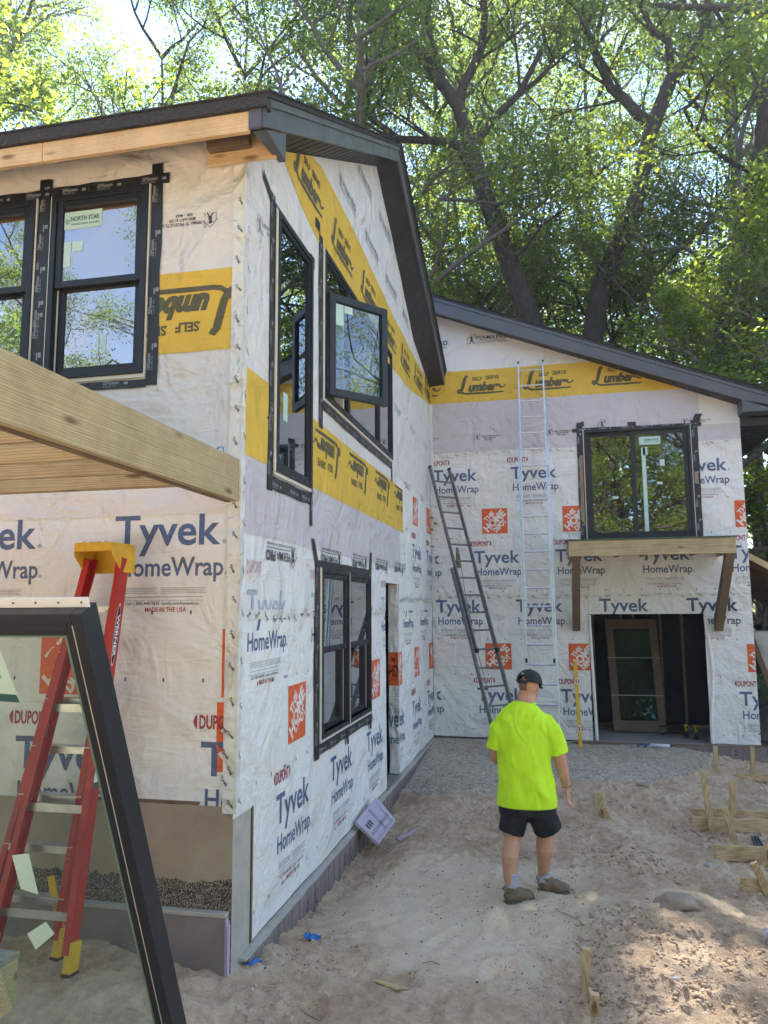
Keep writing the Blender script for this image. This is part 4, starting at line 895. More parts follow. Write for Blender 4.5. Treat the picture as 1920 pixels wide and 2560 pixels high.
# ------------------------------------------------------------------ ground
def sstep(a, b, x):
    t = np.clip((x-a)/(b-a), 0, 1); return t*t*(3-2*t)
def vnoise(x, y, seed):
    """smooth value noise on numpy arrays"""
    xi = np.floor(x).astype(np.int64); yi = np.floor(y).astype(np.int64); fx = x-xi; fy = y-yi; fx = fx*fx*(3-2*fx); fy = fy*fy*(3-2*fy)
    def h(a, b):
        n = (a*374761393+b*668265263+seed*974634777) & 0x7fffffff; n = ((n ^ (n >> 13))*1274126177) & 0x7fffffff; n = (n ^ (n >> 16)); return (n % 65536)/65536.0
    return (h(xi, yi)*(1-fx)+h(xi+1, yi)*fx)*(1-fy)+(h(xi, yi+1)*(1-fx)+h(xi+1, yi+1)*fx)*fy
def fbm(x, y, seed, o=4, g=.5):
    s = 0; a = 1; t = 0
    for k in range(o): s = s+a*vnoise(x*2**k, y*2**k, seed+k*17); t += a; a *= g
    return s/t
def gauss(x, y, cx, cy, sx, sy): return np.exp(-((x-cx)/sx)**2-((y-cy)/sy)**2)
def gravel_mask(x, y):
    e = 10.25+.35*np.sin(x*1.7)+.5*(fbm(x*1.5, y*0+2, 5)-.5)+np.where(x > 1.2, (x-1.2)*2.3, 0)
    return sstep(-.15, .15, y-e)*sstep(2.6, 2.2, x)
def sand_mask(x, y):
    r = ((x+.75)/(.95+.12*(y-5)))**2+((y-6.2)/1.35)**2
    return sstep(1.35, .45, r+1.3*(fbm(x*1.6, y*1.6, 31)-.5)+.9*(fbm(x*6, y*6, 33)-.5))*.85
FOOT = [(-.75,4.75,1.3),(-.45,5.25,1.45),(-.85,5.6,1.2),(-.5,6.05,1.6),(-.95,6.4,1.3),(-.62,6.95,1.5),(-.2,5.6,1.9),(-.05,6.35,1.2),(-1.3,5.9,.7),(-1.1,7.4,1.0),(-.5,7.7,1.7),(-.75,8.4,1.4),(-.2,8.7,1.6),(.25,7.6,1.2),(.4,8.3,1.5),(-1.45,5.1,.5),(-1.0,5.05,2.0),(.6,7.2,.6),(-.3,9.4,1.5),(-.9,9.3,1.3),(.9,8.9,.9),(-1.5,6.8,1.5),(.35,4.6,1.6),(-.3,4.5,1.4)]
def ground_z(x, y, detail=True):
    x = np.asarray(x, float); y = np.asarray(y, float)
    z = -.10+.05*(fbm(x*.6, y*.6, 3)-.5)*2
    z = z+sstep(9.6, 10.3, y)*.07*sstep(2.9, 1.2, x)
    z = z-.20*gauss(x, y, -1.85, 8.0, .35, 2.0)-.10*gauss(x, y, -2.0, 10.6, .3, 1.3)-.06*gauss(x, y, -1.95, 6.3, .3, .9)
    z = z-.13*sstep(.6, 2.0, x)*sstep(14, 8, y)*sstep(5.2, 7.5, y)-.20*sstep(2.0, 3.3, x)*sstep(9, 12.5, y)
    z = z-.10*gauss(x, y, 1.3, 9.2, 1.0, .55)+.06*gauss(x, y, 1.4, 10.1, 1.1, .3)
    z = z+.12*gauss(x, y, .85, 6.25, .75, .7)+.09*gauss(x, y, .62, 5.2, .38, .5)+.08*gauss(x, y, 1.6, 5.4, .5, .6)
    z = z+.20*gauss(x, y, -3.2, 4.5, 1.1, 1.1)+.12*gauss(x, y, -2.3, 4.15, .45, .35)-.12*gauss(x, y, -1.6, 4.0, .5, .45)
    z = z-.10*gauss(x, y, .05, 4.6, .25, .8)
    z = z+sstep(14, 30, y)*.9+sstep(30, 80, y)*5+sstep(5, 20, np.abs(x+2))*sstep(14, 22, y)*.8
    z = np.where(y < 0, z-.0*y, z)
    if detail:
        g = gravel_mask(x, y); s = sand_mask(x, y); rough = np.clip(1-.78*s-.75*g, 0, 1)*(.45+.9*fbm(x*1.3, y*1.3, 77))
        rid = 1-np.abs(2*fbm(x*5, y*5, 11, 3)-1)
        z = z+.085*(rid-.6)*rough+.060*(fbm(x*11, y*11, 21, 3)-.5)*rough+.018*(fbm(x*30, y*30, 23, 2)-.5)*rough+.034*np.clip(fbm(x*22, y*22, 41, 2)-.52, 0, 1)*rough*2.0+.010*(fbm(x*9, y*9, 51, 2)-.5)
        # tyre tread near the bottom edge
        tt = np.exp(-(((x+.05)-.15*(y-5))/.15)**4)*sstep(3.6, 4.2, y)*sstep(6.0, 5.2, y); z = z-.030*tt+.012*tt*np.tanh(3*np.sin(y*70+np.abs(x+.05)*30))
        tt = np.exp(-(((x-1.15)+.2*(y-8))/.17)**4)*sstep(5, 6, y)*sstep(9.2, 8.4, y); z = z-.025*tt+.010*tt*np.tanh(3*np.sin(y*70+np.abs(x-1.1)*30))
        for (fx, fy, fa) in FOOT:
            ca, sa = math.cos(fa), math.sin(fa); a_ = (x-fx)*ca+(y-fy)*sa; b_2 = -(x-fx)*sa+(y-fy)*ca; q = (a_/.15)**2+(b_2/.055)**2; z = z-.020*np.exp(-q**2)+.008*np.exp(-((np.sqrt(q)-1.35)/.28)**2)+.004*np.exp(-q**2)*np.sin(a_*230)
        # footprints and rills in the packed sand
        z = z-.02*np.clip(fbm(x*3.3, y*2.2, 61, 2)-.62, 0, 1)*s*4
    return z
def gz(x, y): return float(ground_z(np.array([x]), np.array([y]))[0])
def ground_mat():
    m, t, b = new_mat('packed_earth'); v = coords(t)
    at = nd(t, 'ShaderNodeAttribute', attribute_name='soil'); sep = nd(t, 'ShaderNodeSeparateColor'); t.links.new(at.outputs['Color'], sep.inputs[0])
    n1 = noisen(t, v, 1.3, 8, .65); n2 = noisen(t, v, 14, 6, .7); n3 = noisen(t, v, 95, 4, .7)
    earth = ramp(t, n1, [(.3, (.40,.275,.18)), (.5, (.56,.42,.29)), (.7, (.67,.53,.39))])
    e2 = nd(t, 'ShaderNodeMix', data_type='RGBA', blend_type='MULTIPLY'); e2.inputs[0].default_value = .75; t.links.new(earth, e2.inputs[6]); t.links.new(ramp(t, n2, [(.3, (.62,.58,.56)), (.62, (1.05,1.03,1.0))]), e2.inputs[7])
    sand = ramp(t, noisen(t, v, 5, 7, .7), [(.3, (.62,.50,.365)), (.7, (.74,.62,.47))])
    grav = ramp(t, noisen(t, v, 75, 3, .8), [(.32, (.30,.25,.19)), (.5, (.46,.40,.32)), (.68, (.62,.56,.46))])
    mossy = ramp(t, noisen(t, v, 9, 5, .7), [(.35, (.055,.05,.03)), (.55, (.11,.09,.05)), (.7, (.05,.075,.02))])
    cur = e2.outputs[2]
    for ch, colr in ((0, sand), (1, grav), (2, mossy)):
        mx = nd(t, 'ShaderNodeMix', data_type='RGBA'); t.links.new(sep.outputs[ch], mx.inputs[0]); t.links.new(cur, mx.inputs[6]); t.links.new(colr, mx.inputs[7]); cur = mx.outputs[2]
    sp = nd(t, 'ShaderNodeMix', data_type='RGBA', blend_type='MULTIPLY'); sp.inputs[0].default_value = .6; t.links.new(cur, sp.inputs[6]); t.links.new(ramp(t, n3, [(.33, (.45,.42,.40)), (.42, (1,1,1))]), sp.inputs[7])
    t.links.new(sp.outputs[2], b.inputs['Base Color']); b.inputs['Roughness'].default_value = .95; b.inputs['Specular IOR Level'].default_value = .2
    a = bump(t, noisen(t, v, 28, 6, .75, .6, 'RIDGED_MULTIFRACTAL'), .45, .02); a = bump(t, n2, .6, .03, a); a = bump(t, n3, .8, .010, a); t.links.new(a, b.inputs['Normal']); return m
m_ground = ground_mat()
def grid(x0, x1, y0, y1, st, name, drop=0, hole=None):
    nx = int((x1-x0)/st)+1; ny = int((y1-y0)/st)+1
    X_, Y_ = np.meshgrid(np.linspace(x0, x1, nx), np.linspace(y0, y1, ny)); Z_ = ground_z(X_, Y_, st < .1)-drop
    V = np.stack([X_.ravel(), Y_.ravel(), Z_.ravel()], 1); i = np.arange(nx*ny).reshape(ny, nx)
    F = np.stack([i[:-1,:-1].ravel(), i[:-1,1:].ravel(), i[1:,1:].ravel(), i[1:,:-1].ravel()], 1)
    if hole is not None:
        c = V[F].mean(1); k = ~((c[:,0] > hole[0]) & (c[:,0] < hole[1]) & (c[:,1] > hole[2]) & (c[:,1] < hole[3])); F = F[k]
    me = np_mesh(name, V, F); ca = me.color_attributes.new('soil', 'FLOAT_COLOR', 'POINT')
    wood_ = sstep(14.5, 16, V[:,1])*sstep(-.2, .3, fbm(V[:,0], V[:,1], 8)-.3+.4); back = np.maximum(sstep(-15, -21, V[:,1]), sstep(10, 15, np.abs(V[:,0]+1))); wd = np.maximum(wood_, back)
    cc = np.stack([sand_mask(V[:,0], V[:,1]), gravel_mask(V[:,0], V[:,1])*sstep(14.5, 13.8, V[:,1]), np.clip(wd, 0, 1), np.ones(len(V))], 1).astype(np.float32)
    ca.data.foreach_set('color', cc.ravel()); o = link(name, me, m_ground, None, True); o['kind'] = 'structure'; return o
grid(-4.6, 3.8, 3.4, 13.9, .0185, 'ground')
grid(-60, 64, -60, 140, .7, 'ground', .006, (-4.0, 3.2, 4.2, 13.2))
# loose clods and crumbs
def crumbs(name, n, region, size, mat, seed, mask=None, label=None, squash=.8):
    rs = np.random.RandomState(seed); pts = []; 
    X_ = rs.uniform(region[0], region[1], n*6); Y_ = region[2]+(region[3]-region[2])*rs.rand(n*6)**1.25
    k = np.ones(len(X_), bool) if mask is None else rs.rand(len(X_)) < mask(X_, Y_)
    X_, Y_ = X_[k][:n], Y_[k][:n]; n = len(X_); Z_ = ground_z(X_, Y_)
    ico = np.array([(0,0,1),(.894,0,.447),(.276,.851,.447),(-.724,.526,.447),(-.724,-.526,.447),(.276,-.851,.447),(.724,.526,-.447),(-.276,.851,-.447),(-.894,0,-.447),(-.276,-.851,-.447),(.724,-.526,-.447),(0,0,-1)])
    fc = np.array([(0,1,2),(0,2,3),(0,3,4),(0,4,5),(0,5,1),(1,6,2),(2,7,3),(3,8,4),(4,9,5),(5,10,1),(6,7,2),(7,8,3),(8,9,4),(9,10,5),(10,6,1),(11,7,6),(11,8,7),(11,9,8),(11,10,9),(11,6,10)])
    r = size[0]+(size[1]-size[0])*rs.rand(n)**3; a = rs.rand(n)*6.28
    V = ico[None]*(1+rs.uniform(-.42, .42, (n, 12, 1)))*r[:,None,None]; V[...,2] *= squash; V[...,0] *= rs.uniform(.8, 1.5, (n,1))
    ca, sa = np.cos(a)[:,None], np.sin(a)[:,None]; V = np.stack([V[...,0]*ca-V[...,1]*sa, V[...,0]*sa+V[...,1]*ca, V[...,2]], -1)
    V += np.stack([X_, Y_, Z_+r*.15], 1)[:,None]
    F = (fc[None]+np.arange(n)[:,None,None]*12).reshape(-1, 3); o = link(name, np_mesh(name, V.reshape(-1,3), F), mat); tag(o, label, None, None, 'stuff'); return o
m_clod = plain('dry_clod', (.52,.405,.30), .95, .30, 12, .6, 60); m_clod2 = plain('reddish_clod', (.42,.31,.22), .95, .4, 12, .6, 60)
m_grav = plain('gravel_chip', (.47,.41,.33), .85, .5, 14, .4, 60); m_stone = plain('field_stone', (.36,.35,.34), .8, .2, 9, .5, 30); m_stone2 = plain('brown_stone', (.30,.235,.18), .9, .25, 7, .7, 25)
rough_m = lambda x, y: np.clip(1-1.05*sand_mask(x, y)-gravel_mask(x, y), 0.02, 1)*(fbm(x*1.3, y*1.3, 77) > .48)
o = crumbs('soil_clods', 15000, (-2.0, 3.3, 3.9, 11), (.002, .013), m_clod, 1, rough_m, 'dry crumbly clods lying thick over the brown dirt'); o['category'] = 'clods'
o = crumbs('soil_clods', 8000, (.1, 2.2, 4.0, 9.8), (.002, .019), m_clod2, 2, rough_m, 'reddish clods heaped right of the walking man'); o['category'] = 'clods'
o = crumbs('gravel', 26000, (-2.0, 2.5, 9.9, 13.5), (.005, .016), m_grav, 3, lambda x, y: gravel_mask(x, y), 'grey crushed gravel pad in front of the far wall'); o['category'] = 'gravel'
o = crumbs('gravel_spill', 600, (-1.9, .8, 5.0, 9.0), (.003, .008), m_rub, 4, None, 'dark specks sprinkled over the pale packed sand'); o['category'] = 'gravel'
def rock(name, x, y, r, mat, label, seed, sink=.35, group=None):
    me = bpy.data.meshes.new(name); bm = bmesh.new(); bmesh.ops.create_icosphere(bm, subdivisions=3, radius=1)
    for v in bm.verts:
        n_ = noise.noise(v.co*1.1+Vector((seed*7.3, 0, 0)))*.45+noise.noise(v.co*3+Vector((seed, 9, 0)))*.12; v.co = Vector((v.co.x*r[0], v.co.y*r[1], v.co.z*r[2]))*(1+n_)
    bm.to_mesh(me); bm.free(); o = link(name, me, mat, None, True); o.location = (x, y, gz(x, y)+r[2]*(1-2*sink)*.5); tag(o, label, 'stone', group)
rock('flat_rock', .86, 6.35, (.155, .12, .085), m_stone2, 'large flat brown rock half buried in the dirt right of the man', 2, .3)
rock('stone', 1.40, 6.0, (.05, .042, .035), m_stone, 'smooth pale grey stone at the right edge of the dirt', 5)
rock('stone', 1.37, 5.82, (.036, .04, .026), m_stone2, 'small brown stone just below the smooth pale one', 6)
rock('stone', .66, 5.13, (.024, .024, .02), m_stone, 'round pale pebble on the clod heap near the lower stakes', 7)
rock('stone', .80, 5.75, (.045, .034, .03), m_stone2, 'rounded brown stone on the slope below the flat rock', 8)
rock('stone', 1.74, 8.75, (.05, .04, .045), m_stone, 'angular grey stone in front of the middle board', 9)
rock('stone', 2.6, 9.9, (.06, .05, .05), m_stone, 'pale stone beyond the stakes at the right edge', 10)
rock('stone', 1.36, 7.9, (.035, .028, .022), m_stone, 'small tan stone left of the lowest boards', 11)
rock('stone', 1.05, 10.2, (.075, .05, .035), m_stone2, 'dark flat stone on the rim between gravel and trench', 12)
rock('stone', -.64, 8.35, (.05, .03, .025), m_stone2, 'grey-brown stone left of the walking man', 13)
rock('stone', -1.92, 5.06, (.05, .035, .03), m_stone2, 'brown stone at the foot of the house corner', 14)
# ------------------------------------------------------------------ form boards and stakes
def board(name, x0, y0, x1, y1, h, th, label, dz=0, cat='board', mat=None, group=None):
    za, zb2 = gz(x0, y0), gz(x1, y1); a = Vector((x0, y0, 0)); b = Vector((x1, y1, 0)); zz = (za+zb2)/2
    mb = MB().bar((x0, y0, zz+h/2-.012+dz), (x1, y1, zz+h/2-.012+dz), h, th); o = mb.build(name, mat or W('pine', 0), None, bevel=.003); return tag(o, label, cat, group)
def stake(x, y, xt, yt, zt2, label, wd=.038, th=.062):
    g = gz(x, y); d = Vector((xt-x, yt-y, zt2-g)); p0 = Vector((x, y, g))-d.normalized()*.10
    mb = MB().bar(p0, (xt, yt, zt2), th, wd, side=(1, 0, 0)); o = mb.build('wooden_stake', W('pine', 2), None, bevel=.002); return tag(o, label, 'stake', 'wooden stakes driven in the dirt')
board('form_board', 2.13, 12.0, 3.7, 12.1, .088, .036, 'long low form board nearest the far foundation')
board('form_board', 1.47, 9.37, 3.6, 9.45, .140, .036, 'long pine form board with a knot, middle of the right side', .01)
board('form_board', 1.55, 9.80, 3.6, 9.9, .12, .03, 'thin form board just behind the knotty one', -.02)
board('form_board', 1.49, 8.25, 2.02, 8.27, .140, .036, 'short pine form board between the two leaning stakes', .01)
board('form_board', 1.50, 7.27, 2.3, 7.2, .135, .036, 'nearest short form board at the right edge', .01)
stake(2.26, 12.08, 2.27, 12.08, .22, 'left of the two upright stakes at the far form board')
stake(2.76, 12.12, 2.775, 12.12, .225, 'right of the two upright stakes at the far form board')
stake(1.67, 9.33, 1.60, 9.28, .40, 'tall stake tilted left, nailed to the knotty form board')
stake(1.95, 9.62, 1.97, 9.60, .27, 'upright stake behind the knotty form board', .038, .07)
stake(1.765, 8.52, 1.645, 8.47, .24, 'stake tilted left with a dark knot, behind the short board')
stake(1.73, 7.24, 1.60, 7.2, .10, 'short stake tilted left at the nearest form board')
stake(1.86, 8.14, 1.99, 8.1, .10, 'stake leaning right past the end of the short board')
stake(.463, 9.55, .466, 9.55, .07, 'back stake of the three-stake cluster right of the man')
stake(.492, 9.30, .482, 9.28, .14, 'middle and tallest stake of the cluster right of the man')
stake(.585, 9.26, .515, 9.2, .0, 'low slanting stake of the cluster right of the man', .03, .05)
stake(.135, 5.17, .149, 5.15, .145, 'lower-right tall stake near the picture bottom', .036, .046)
stake(.17, 4.88, .18, 4.86, .02, 'nearest short stake at the very bottom of the picture', .04, .05)
mb = MB().bar((.155, 5.16, gz(.155, 5.16)+.0), (.19, 4.93, gz(.19, 4.93)+.02), .05, .02); tag(mb.build('stake_brace', W('pine', 1), None, bevel=.002), 'thin sloping batten between the two nearest stakes', 'board')
p = [Vector((.2+.02*i, 9.7-.0*i, gz(.5, 9.3)+.07)) for i in range(2)]
tag(MB().tube([(.47, 9.5, -.02), (1.5, 9.72, -.05), (3.5, 10.1, -.08)], .0022, 5).build('string_line', m_cardg), 'thin string line stretched from the stake cluster to the right', 'string')
rb = thing('steel_channel', (2.0, 8.7, gz(2.0, 8.7)), 'dark blue-grey steel channel lying in the dirt beside the short board', 'steel bar')
m_steel = plain('dark_steel', (.10,.115,.135), .5, .2, 8, metal=.5)
for dx in (-.03, 0, .03): MB().bar((2.06+dx, 9.15, gz(2.06, 9.15)+.03), (1.97+dx, 8.33, gz(1.97, 8.33)+.035), .03, .014, side=(0,0,1)).build('rail', m_steel, rb)
MB().bar((2.06, 9.15, gz(2.06, 9.15)+.014), (1.97, 8.33, gz(1.97, 8.33)+.018), .008, .075, side=(0,0,1)).build('web', m_steel, rb)
tag(MB().tube([(1.95, 8.3, gz(1.95,8.3)+.12), (2.05, 8.0, gz(2.05,8.0)+.02), (1.9, 7.7, gz(1.9,7.7)+.06), (1.74, 7.3, gz(1.74,7.3)+.02)], .005, 6).build('bent_wire', W('brown', 1)), 'bent brown wire looping between the two nearest right-hand boards', 'wire')
# ------------------------------------------------------------------ small things on the ground
fs = thing('foam_scrap', (-1.85, 8.0, gz(-1.85, 8.0)), 'lilac foam board scrap with printing leaning against the side wall base', 'foam board')
A_ = Vector((XB+.03, 7.86, .045)); B_ = Vector((XB+.07, 8.62, .12)); C_ = Vector((-1.77, 7.78, -.13)); D_ = B_+(C_-A_)+Vector((.0, -.10, -.02))
nn = (B_-A_).cross(C_-A_).normalized(); nn = nn if nn.x > 0 else -nn
o = MB().prism([A_, B_, D_, C_], nn*.03).build('sheet', m_foamp, fs, bevel=.002)
def fq(a, b): return A_+(B_-A_)*a+(C_-A_)*b*(1-a)+(D_-B_)*b*a+nn*.0315
mb = MB()
for b0 in (.62, .66, .70, .86, .92): mb.add([fq(.05, b0), fq(.93, b0), fq(.93, b0+.012), fq(.05, b0+.012)], [(0,1,2,3)])
for a0 in (.5, .55, .85): mb.add([fq(a0, .1), fq(a0+.012, .1), fq(a0+.012, .9), fq(a0, .9)], [(0,1,2,3)])
for a0 in (.12, .2, .28): mb.add([fq(a0, .3), fq(a0+.05, .3), fq(a0+.05, .5), fq(a0, .5)], [(0,1,2,3)])
mb.build('printed_lines', i_bk, fs)
tag(MB().bar((-1.66, 8.3, gz(-1.66, 8.3)+.035), (-1.44, 8.62, gz(-1.44, 8.62)+.02), .012, .05).build('foam_sliver', m_foamp, None, bevel=.003), 'thin foam sliver on the dirt right of the lilac scrap', 'foam scrap')
m_bluep = plain('crumpled_blue_plastic', (.015,.16,.50), .35, .2, 20)
for x, y, lab in ((-1.76, 5.58, 'crumpled blue plastic scrap on the sand in front of the side wall'), (-2.0, 5.03, 'crumpled blue plastic scrap by the stone at the house corner')):
    bm = bmesh.new(); bmesh.ops.create_grid(bm, x_segments=7, y_segments=5, size=.04)
    for v in bm.verts: v.co.x *= 1.5; v.co.z = .035*noise.noise(v.co*34+Vector((x, y, 0)))+.018
    me = bpy.data.meshes.new('blue_scrap'); bm.to_mesh(me); bm.free(); o = link('blue_scrap', me, m_bluep); o.location = (x, y, gz(x, y)); tag(o, lab, 'plastic scrap')
tag(MB().tube([(-1.15, 4.95, gz(-1.15, 4.95)+.012), (-1.0, 4.93, gz(-1.0, 4.93)+.02), (-.93, 4.90, gz(-.93, 4.9)+.012)], [.008, .016, .004], 6).build('wood_splinter', W('pine', 0)), 'pale wood splinter lying on the dirt at the bottom', 'wood chip')
TW = ['short twig on the dirt left of the picture bottom', 'tiny twig on the sand above the wood splinter', 'twig on the sand left of the man near the trench', 'long thin twig crossing the sand at the man\'s right boot', 'small curved twig in the middle of the pale sand', 'longest twig lying on the gravel pad', 'twig on the brown dirt behind the man', 'twig near the foot of the house corner mound']
for k, (x, y, a, L) in enumerate(((-1.5, 4.55, .5, .11), (-.9, 5.28, 0, .12), (-.35, 7.5, .2, .10), (-.02, 6.25, -.9, .35), (-1.2, 7.0, 1.1, .12), (.2, 11.3, -.3, .4), (-.4, 9.0, -.2, .2), (-1.9, 4.1, .9, .12))):
    tag(MB().tube([(x, y, gz(x, y)+.006), (x+L*.5*math.cos(a), y+L*.5*math.sin(a), gz(x+L*.5*math.cos(a), y+L*.5*math.sin(a))+.015), (x+L*math.cos(a), y+L*math.sin(a), gz(x+L*math.cos(a), y+L*math.sin(a))+.005)], [.002,.003,.0015], 5).build('twig', W('brown', 0)), TW[k], 'twig', 'twigs scattered over the dirt')
ct = thing('caulk_gun', (1.45, 13.25, gz(1.45, 13.25)), 'blue and white caulking gun lying on the gravel before the garage sill', 'caulking gun')
z_ = gz(1.5, 13.2)+.05
MB().tube([(1.50, 13.22, z_), (1.80, 13.18, z_)], .026, 12).build('cartridge', plain('pale_cartridge', (.62,.66,.72), .4), ct, True); MB().tube([(1.30, 13.25, z_), (1.50, 13.22, z_)], .008, 6).bar((1.46, 13.22, z_), (1.40, 13.16, z_-.03), .03, .02).bar((1.36, 13.24, z_+.01), (1.30, 13.15, z_-.02), .025, .015).build('handle', plain('blue_steel', (.03,.09,.25), .4), ct)
MB().tube([(1.80, 13.18, z_), (1.87, 13.17, z_)], [.012, .004], 8).build('nozzle', m_rub, ct)
for xx, yy, lab in ((2.20, 14.1, 'left yellow and black cordless drill on the garage slab'), (2.34, 14.0, 'right yellow and black cordless drill on the garage slab')):
    t_ = thing('cordless_drill', (xx, yy, 0), lab, 'power tool')
    MB().box(xx-.035, xx+.035, yy-.05, yy+.05, .0, .06).bar((xx, yy, .06), (xx, yy+.01, .17), .05, .04).build('battery_grip', m_rub, t_, bevel=.006); MB().tube([(xx, yy-.09, .20), (xx, yy+.06, .20)], .032, 10).box(xx-.02, xx+.02, yy-.02, yy+.02, .08, .18).build('motor_housing', m_yelp, t_, True); MB().tube([(xx, yy-.15, .20), (xx, yy-.09, .20)], [.012, .02], 8).build('chuck', m_rub, t_)
tb = thing('tool_heap', (2.1, 14.6, 0), 'dark tangle of tools and cord behind the drills', 'tools')
MB().box(1.95, 2.3, 14.5, 14.75, 0, .16).bar((1.8, 14.3, .15), (2.45, 14.35, .2), .03, .05).tube([(1.8, 14.2, .02), (2.0, 14.25, .12), (2.3, 14.2, .05), (2.45, 14.4, .14)], .012, 6).build('tool_bag', m_rub, tb, bevel=.01)
lv = thing('spirit_level', (.41, 13.2, -.03), 'long yellow spirit level standing against the far wall by the garage', 'spirit level')
lo, hi = Vector((.414, 13.17, -.05)), Vector((.385, 13.50, 1.32)); q = (hi-lo)
MB().bar(lo, hi, .062, .026, side=(1,0,0)).build('body', m_yelp, lv, bevel=.004)
for f_ in (.21, .49+.27, .04, .96):
    MB().bar(lo+q*(f_-.035)-Vector((0,.003,0)), lo+q*(f_+.035)-Vector((0,.003,0)), .036 if .1 < f_ < .9 else .05, .032, side=(1,0,0)).build('vial_window' if .1 < f_ < .9 else 'end_cap', m_wflan if .1 < f_ < .9 else m_yelp, lv, bevel=.003)
    if .1 < f_ < .9: MB().bar(lo+q*(f_-.025)-Vector((0,.006,0)), lo+q*(f_+.025)-Vector((0,.006,0)), .018, .032, side=(1,0,0)).build('vial', m_red, lv)
# ------------------------------------------------------------------ ladders against the far wall
def ext_ladder(name, base, top, rung_dir, w0, w1, nr, split0, split1, mat, label):
    """base/top: centre of feet and of head; fly section from split0 up, base section up to split1 (0..1)"""
    base = Vector(base); top = Vector(top); r_ = Vector(rung_dir).normalized(); d = top-base; L = d.length; du = d/L; out = r_.cross(du).normalized()
    if out.y > 0: out = -out
    t_ = thing(name, base, label, 'ladder')
    for s_ in (-1, 1):
        MB().bar(base+r_*s_*w0/2, base+d*split1+r_*s_*w0/2, .072, .028, side=out).build('base_rail', mat, t_, bevel=.003)
        MB().bar(base+d*split0+r_*s_*w1/2+out*.05, top+r_*s_*w1/2+out*.05, .062, .026, side=out).build('fly_rail', mat, t_, bevel=.003)
        MB().bar(base+r_*s_*w0/2-du*.02, base+r_*s_*w0/2+du*.10, .10, .05, side=out).build('foot', m_rub, t_)
        MB().bar(base+d*split0+r_*s_*w1/2+out*.055-du*.03, base+d*split0+r_*s_*w1/2+out*.055+du*.03, .07, .034, side=out).build('rail_end_cap', m_rub, t_)
        MB().bar(base+d*(split0+.13)+r_*s_*(w1/2-.03)+out*.05, base+d*(split0+.18)+r_*s_*(w1/2-.03)+out*.05, .03, .012, side=out).build('rung_lock', mat, t_)
        MB().bar(top+r_*s_*w1/2+out*.05-du*.005, top+r_*s_*w1/2+out*.05+du*.03, .07, .034, side=out).build('rail_end_cap', m_rub, t_)
    n = int(L/.305)
    for k in range(n):
        f_ = (k+.55)*.305/L
        if f_ >= 1: break
        if f_ > split0+.02: a, b, oo_ = w1/2-.01, w1, .05
        else: a, b, oo_ = w0/2-.01, w0, 0
        c = base+d*f_+out*oo_
        MB().tube([c-r_*a, c+r_*a], [(.018, .016)]*2, 8, side=out).build('rung', mat, t_)
    return t_
l1 = ext_ladder('extension_ladder', (-.17, 12.12, gz(-.17, 12.12)), (-.197, 13.46, 6.55), (1, .0, 0), .50, .43, 20, .215, .76, m_alu, 'bright aluminium extension ladder standing upright against the far wall behind the man')
l2 = ext_ladder('extension_ladder', (-.64, 12.15, gz(-.64, 12.15)), (-1.88, 13.33, 4.68), (1, 1, 0), .50, .43, 15, .33, .62, m_alud, 'weathered grey extension ladder leaning left into the inner corner')
MB().tube([(-1.50, 12.92, 3.25), (-1.40, 12.8, 2.6), (-1.22, 12.6, 1.7), (-.95, 12.35, .7), (-.75, 12.2, .0)], .006, 5).build('pull_rope', W('brown', 2), l2)
MB().tube([(-1.52, 12.88, 3.25), (-1.50, 12.86, 3.12), (-1.49, 12.86, 2.90)], [.012, .035, .05], 7).build('rope_tassel', W('brown', 2), l2)
# ------------------------------------------------------------------ closed red stepladder against the front wall
stp = thing('stepladder', (-3.1, 4.45, gz(-3.1, 4.45)), 'folded red stepladder with yellow top cap leaning on the front wall', 'ladder')
zt0, zb0 = 2.62, .16
def sl(f_, s_, front):    # f 0 foot..1 top; s -1 left 1 right ; front: section nearer the camera
    xc = -3.315+f_*(-2.925+3.315); hw = .285+f_*(.135-.285); return Vector((xc+s_*hw+(.17*(1-f_)+.03 if front else 0), (4.45 if not front else 4.27)+f_*(4.66-4.45 if not front else 4.60-4.27), zb0+f_*(zt0-zb0)))
for s_ in (-1, 1):
    for fr_, nm in ((False, 'step_rail'), (True, 'rear_rail')):
        a, b = sl(.03, s_, fr_), sl(.985, s_, fr_); o = MB()
        o.bar(a, b, .098, .007, side=(0,1,0)); o.bar(a-Vector((s_*.019, .046, 0)), b-Vector((s_*.019, .046, 0)), .042, .007, side=(1,0,0)); o.bar(a-Vector((s_*.019, -.046, 0)), b-Vector((s_*.019, -.046, 0)), .042, .007, side=(1,0,0))
        o.build(nm, m_red, stp, bevel=.0015)
        MB().bar(sl(-.012, s_, fr_), sl(.055, s_, fr_), .09, .055, side=(0,1,0)).build('foot', m_yelp, stp, bevel=.006); MB().bar(sl(-.018, s_, fr_), sl(-.012, s_, fr_), .095, .06, side=(0,1,0)).build('foot_pad', m_rub, stp)
for k in range(7):
    f_ = .125+k*.122; a, b = sl(f_, -1, False), sl(f_, 1, False)
    MB().bar(a+Vector((0,-.01,0)), b+Vector((0,-.01,0)), .006, .085, side=(0,0,1)).bar(a+Vector((0,-.046,-.02)), b+Vector((0,-.046,-.02)), .045, .005, side=(0,0,1)).build('step', m_alu, stp, bevel=.0015)
    if k < 6:
        a, b = sl(f_-.02, -1, True), sl(f_-.02, 1, True); 
        if k % 2 == 0: MB().bar(a, b, .05, .004, side=(0,0,1)).build('rear_brace', m_alu, stp)
    for s_ in (-1, 1):
        for dz in (-.012, .014): c = sl(f_, s_, False)+Vector((-s_*.012, -.042, dz)); MB().tube([c, c-Vector((0,.006,0))], [.007,.005], 6).build('rivet', m_alu, stp)
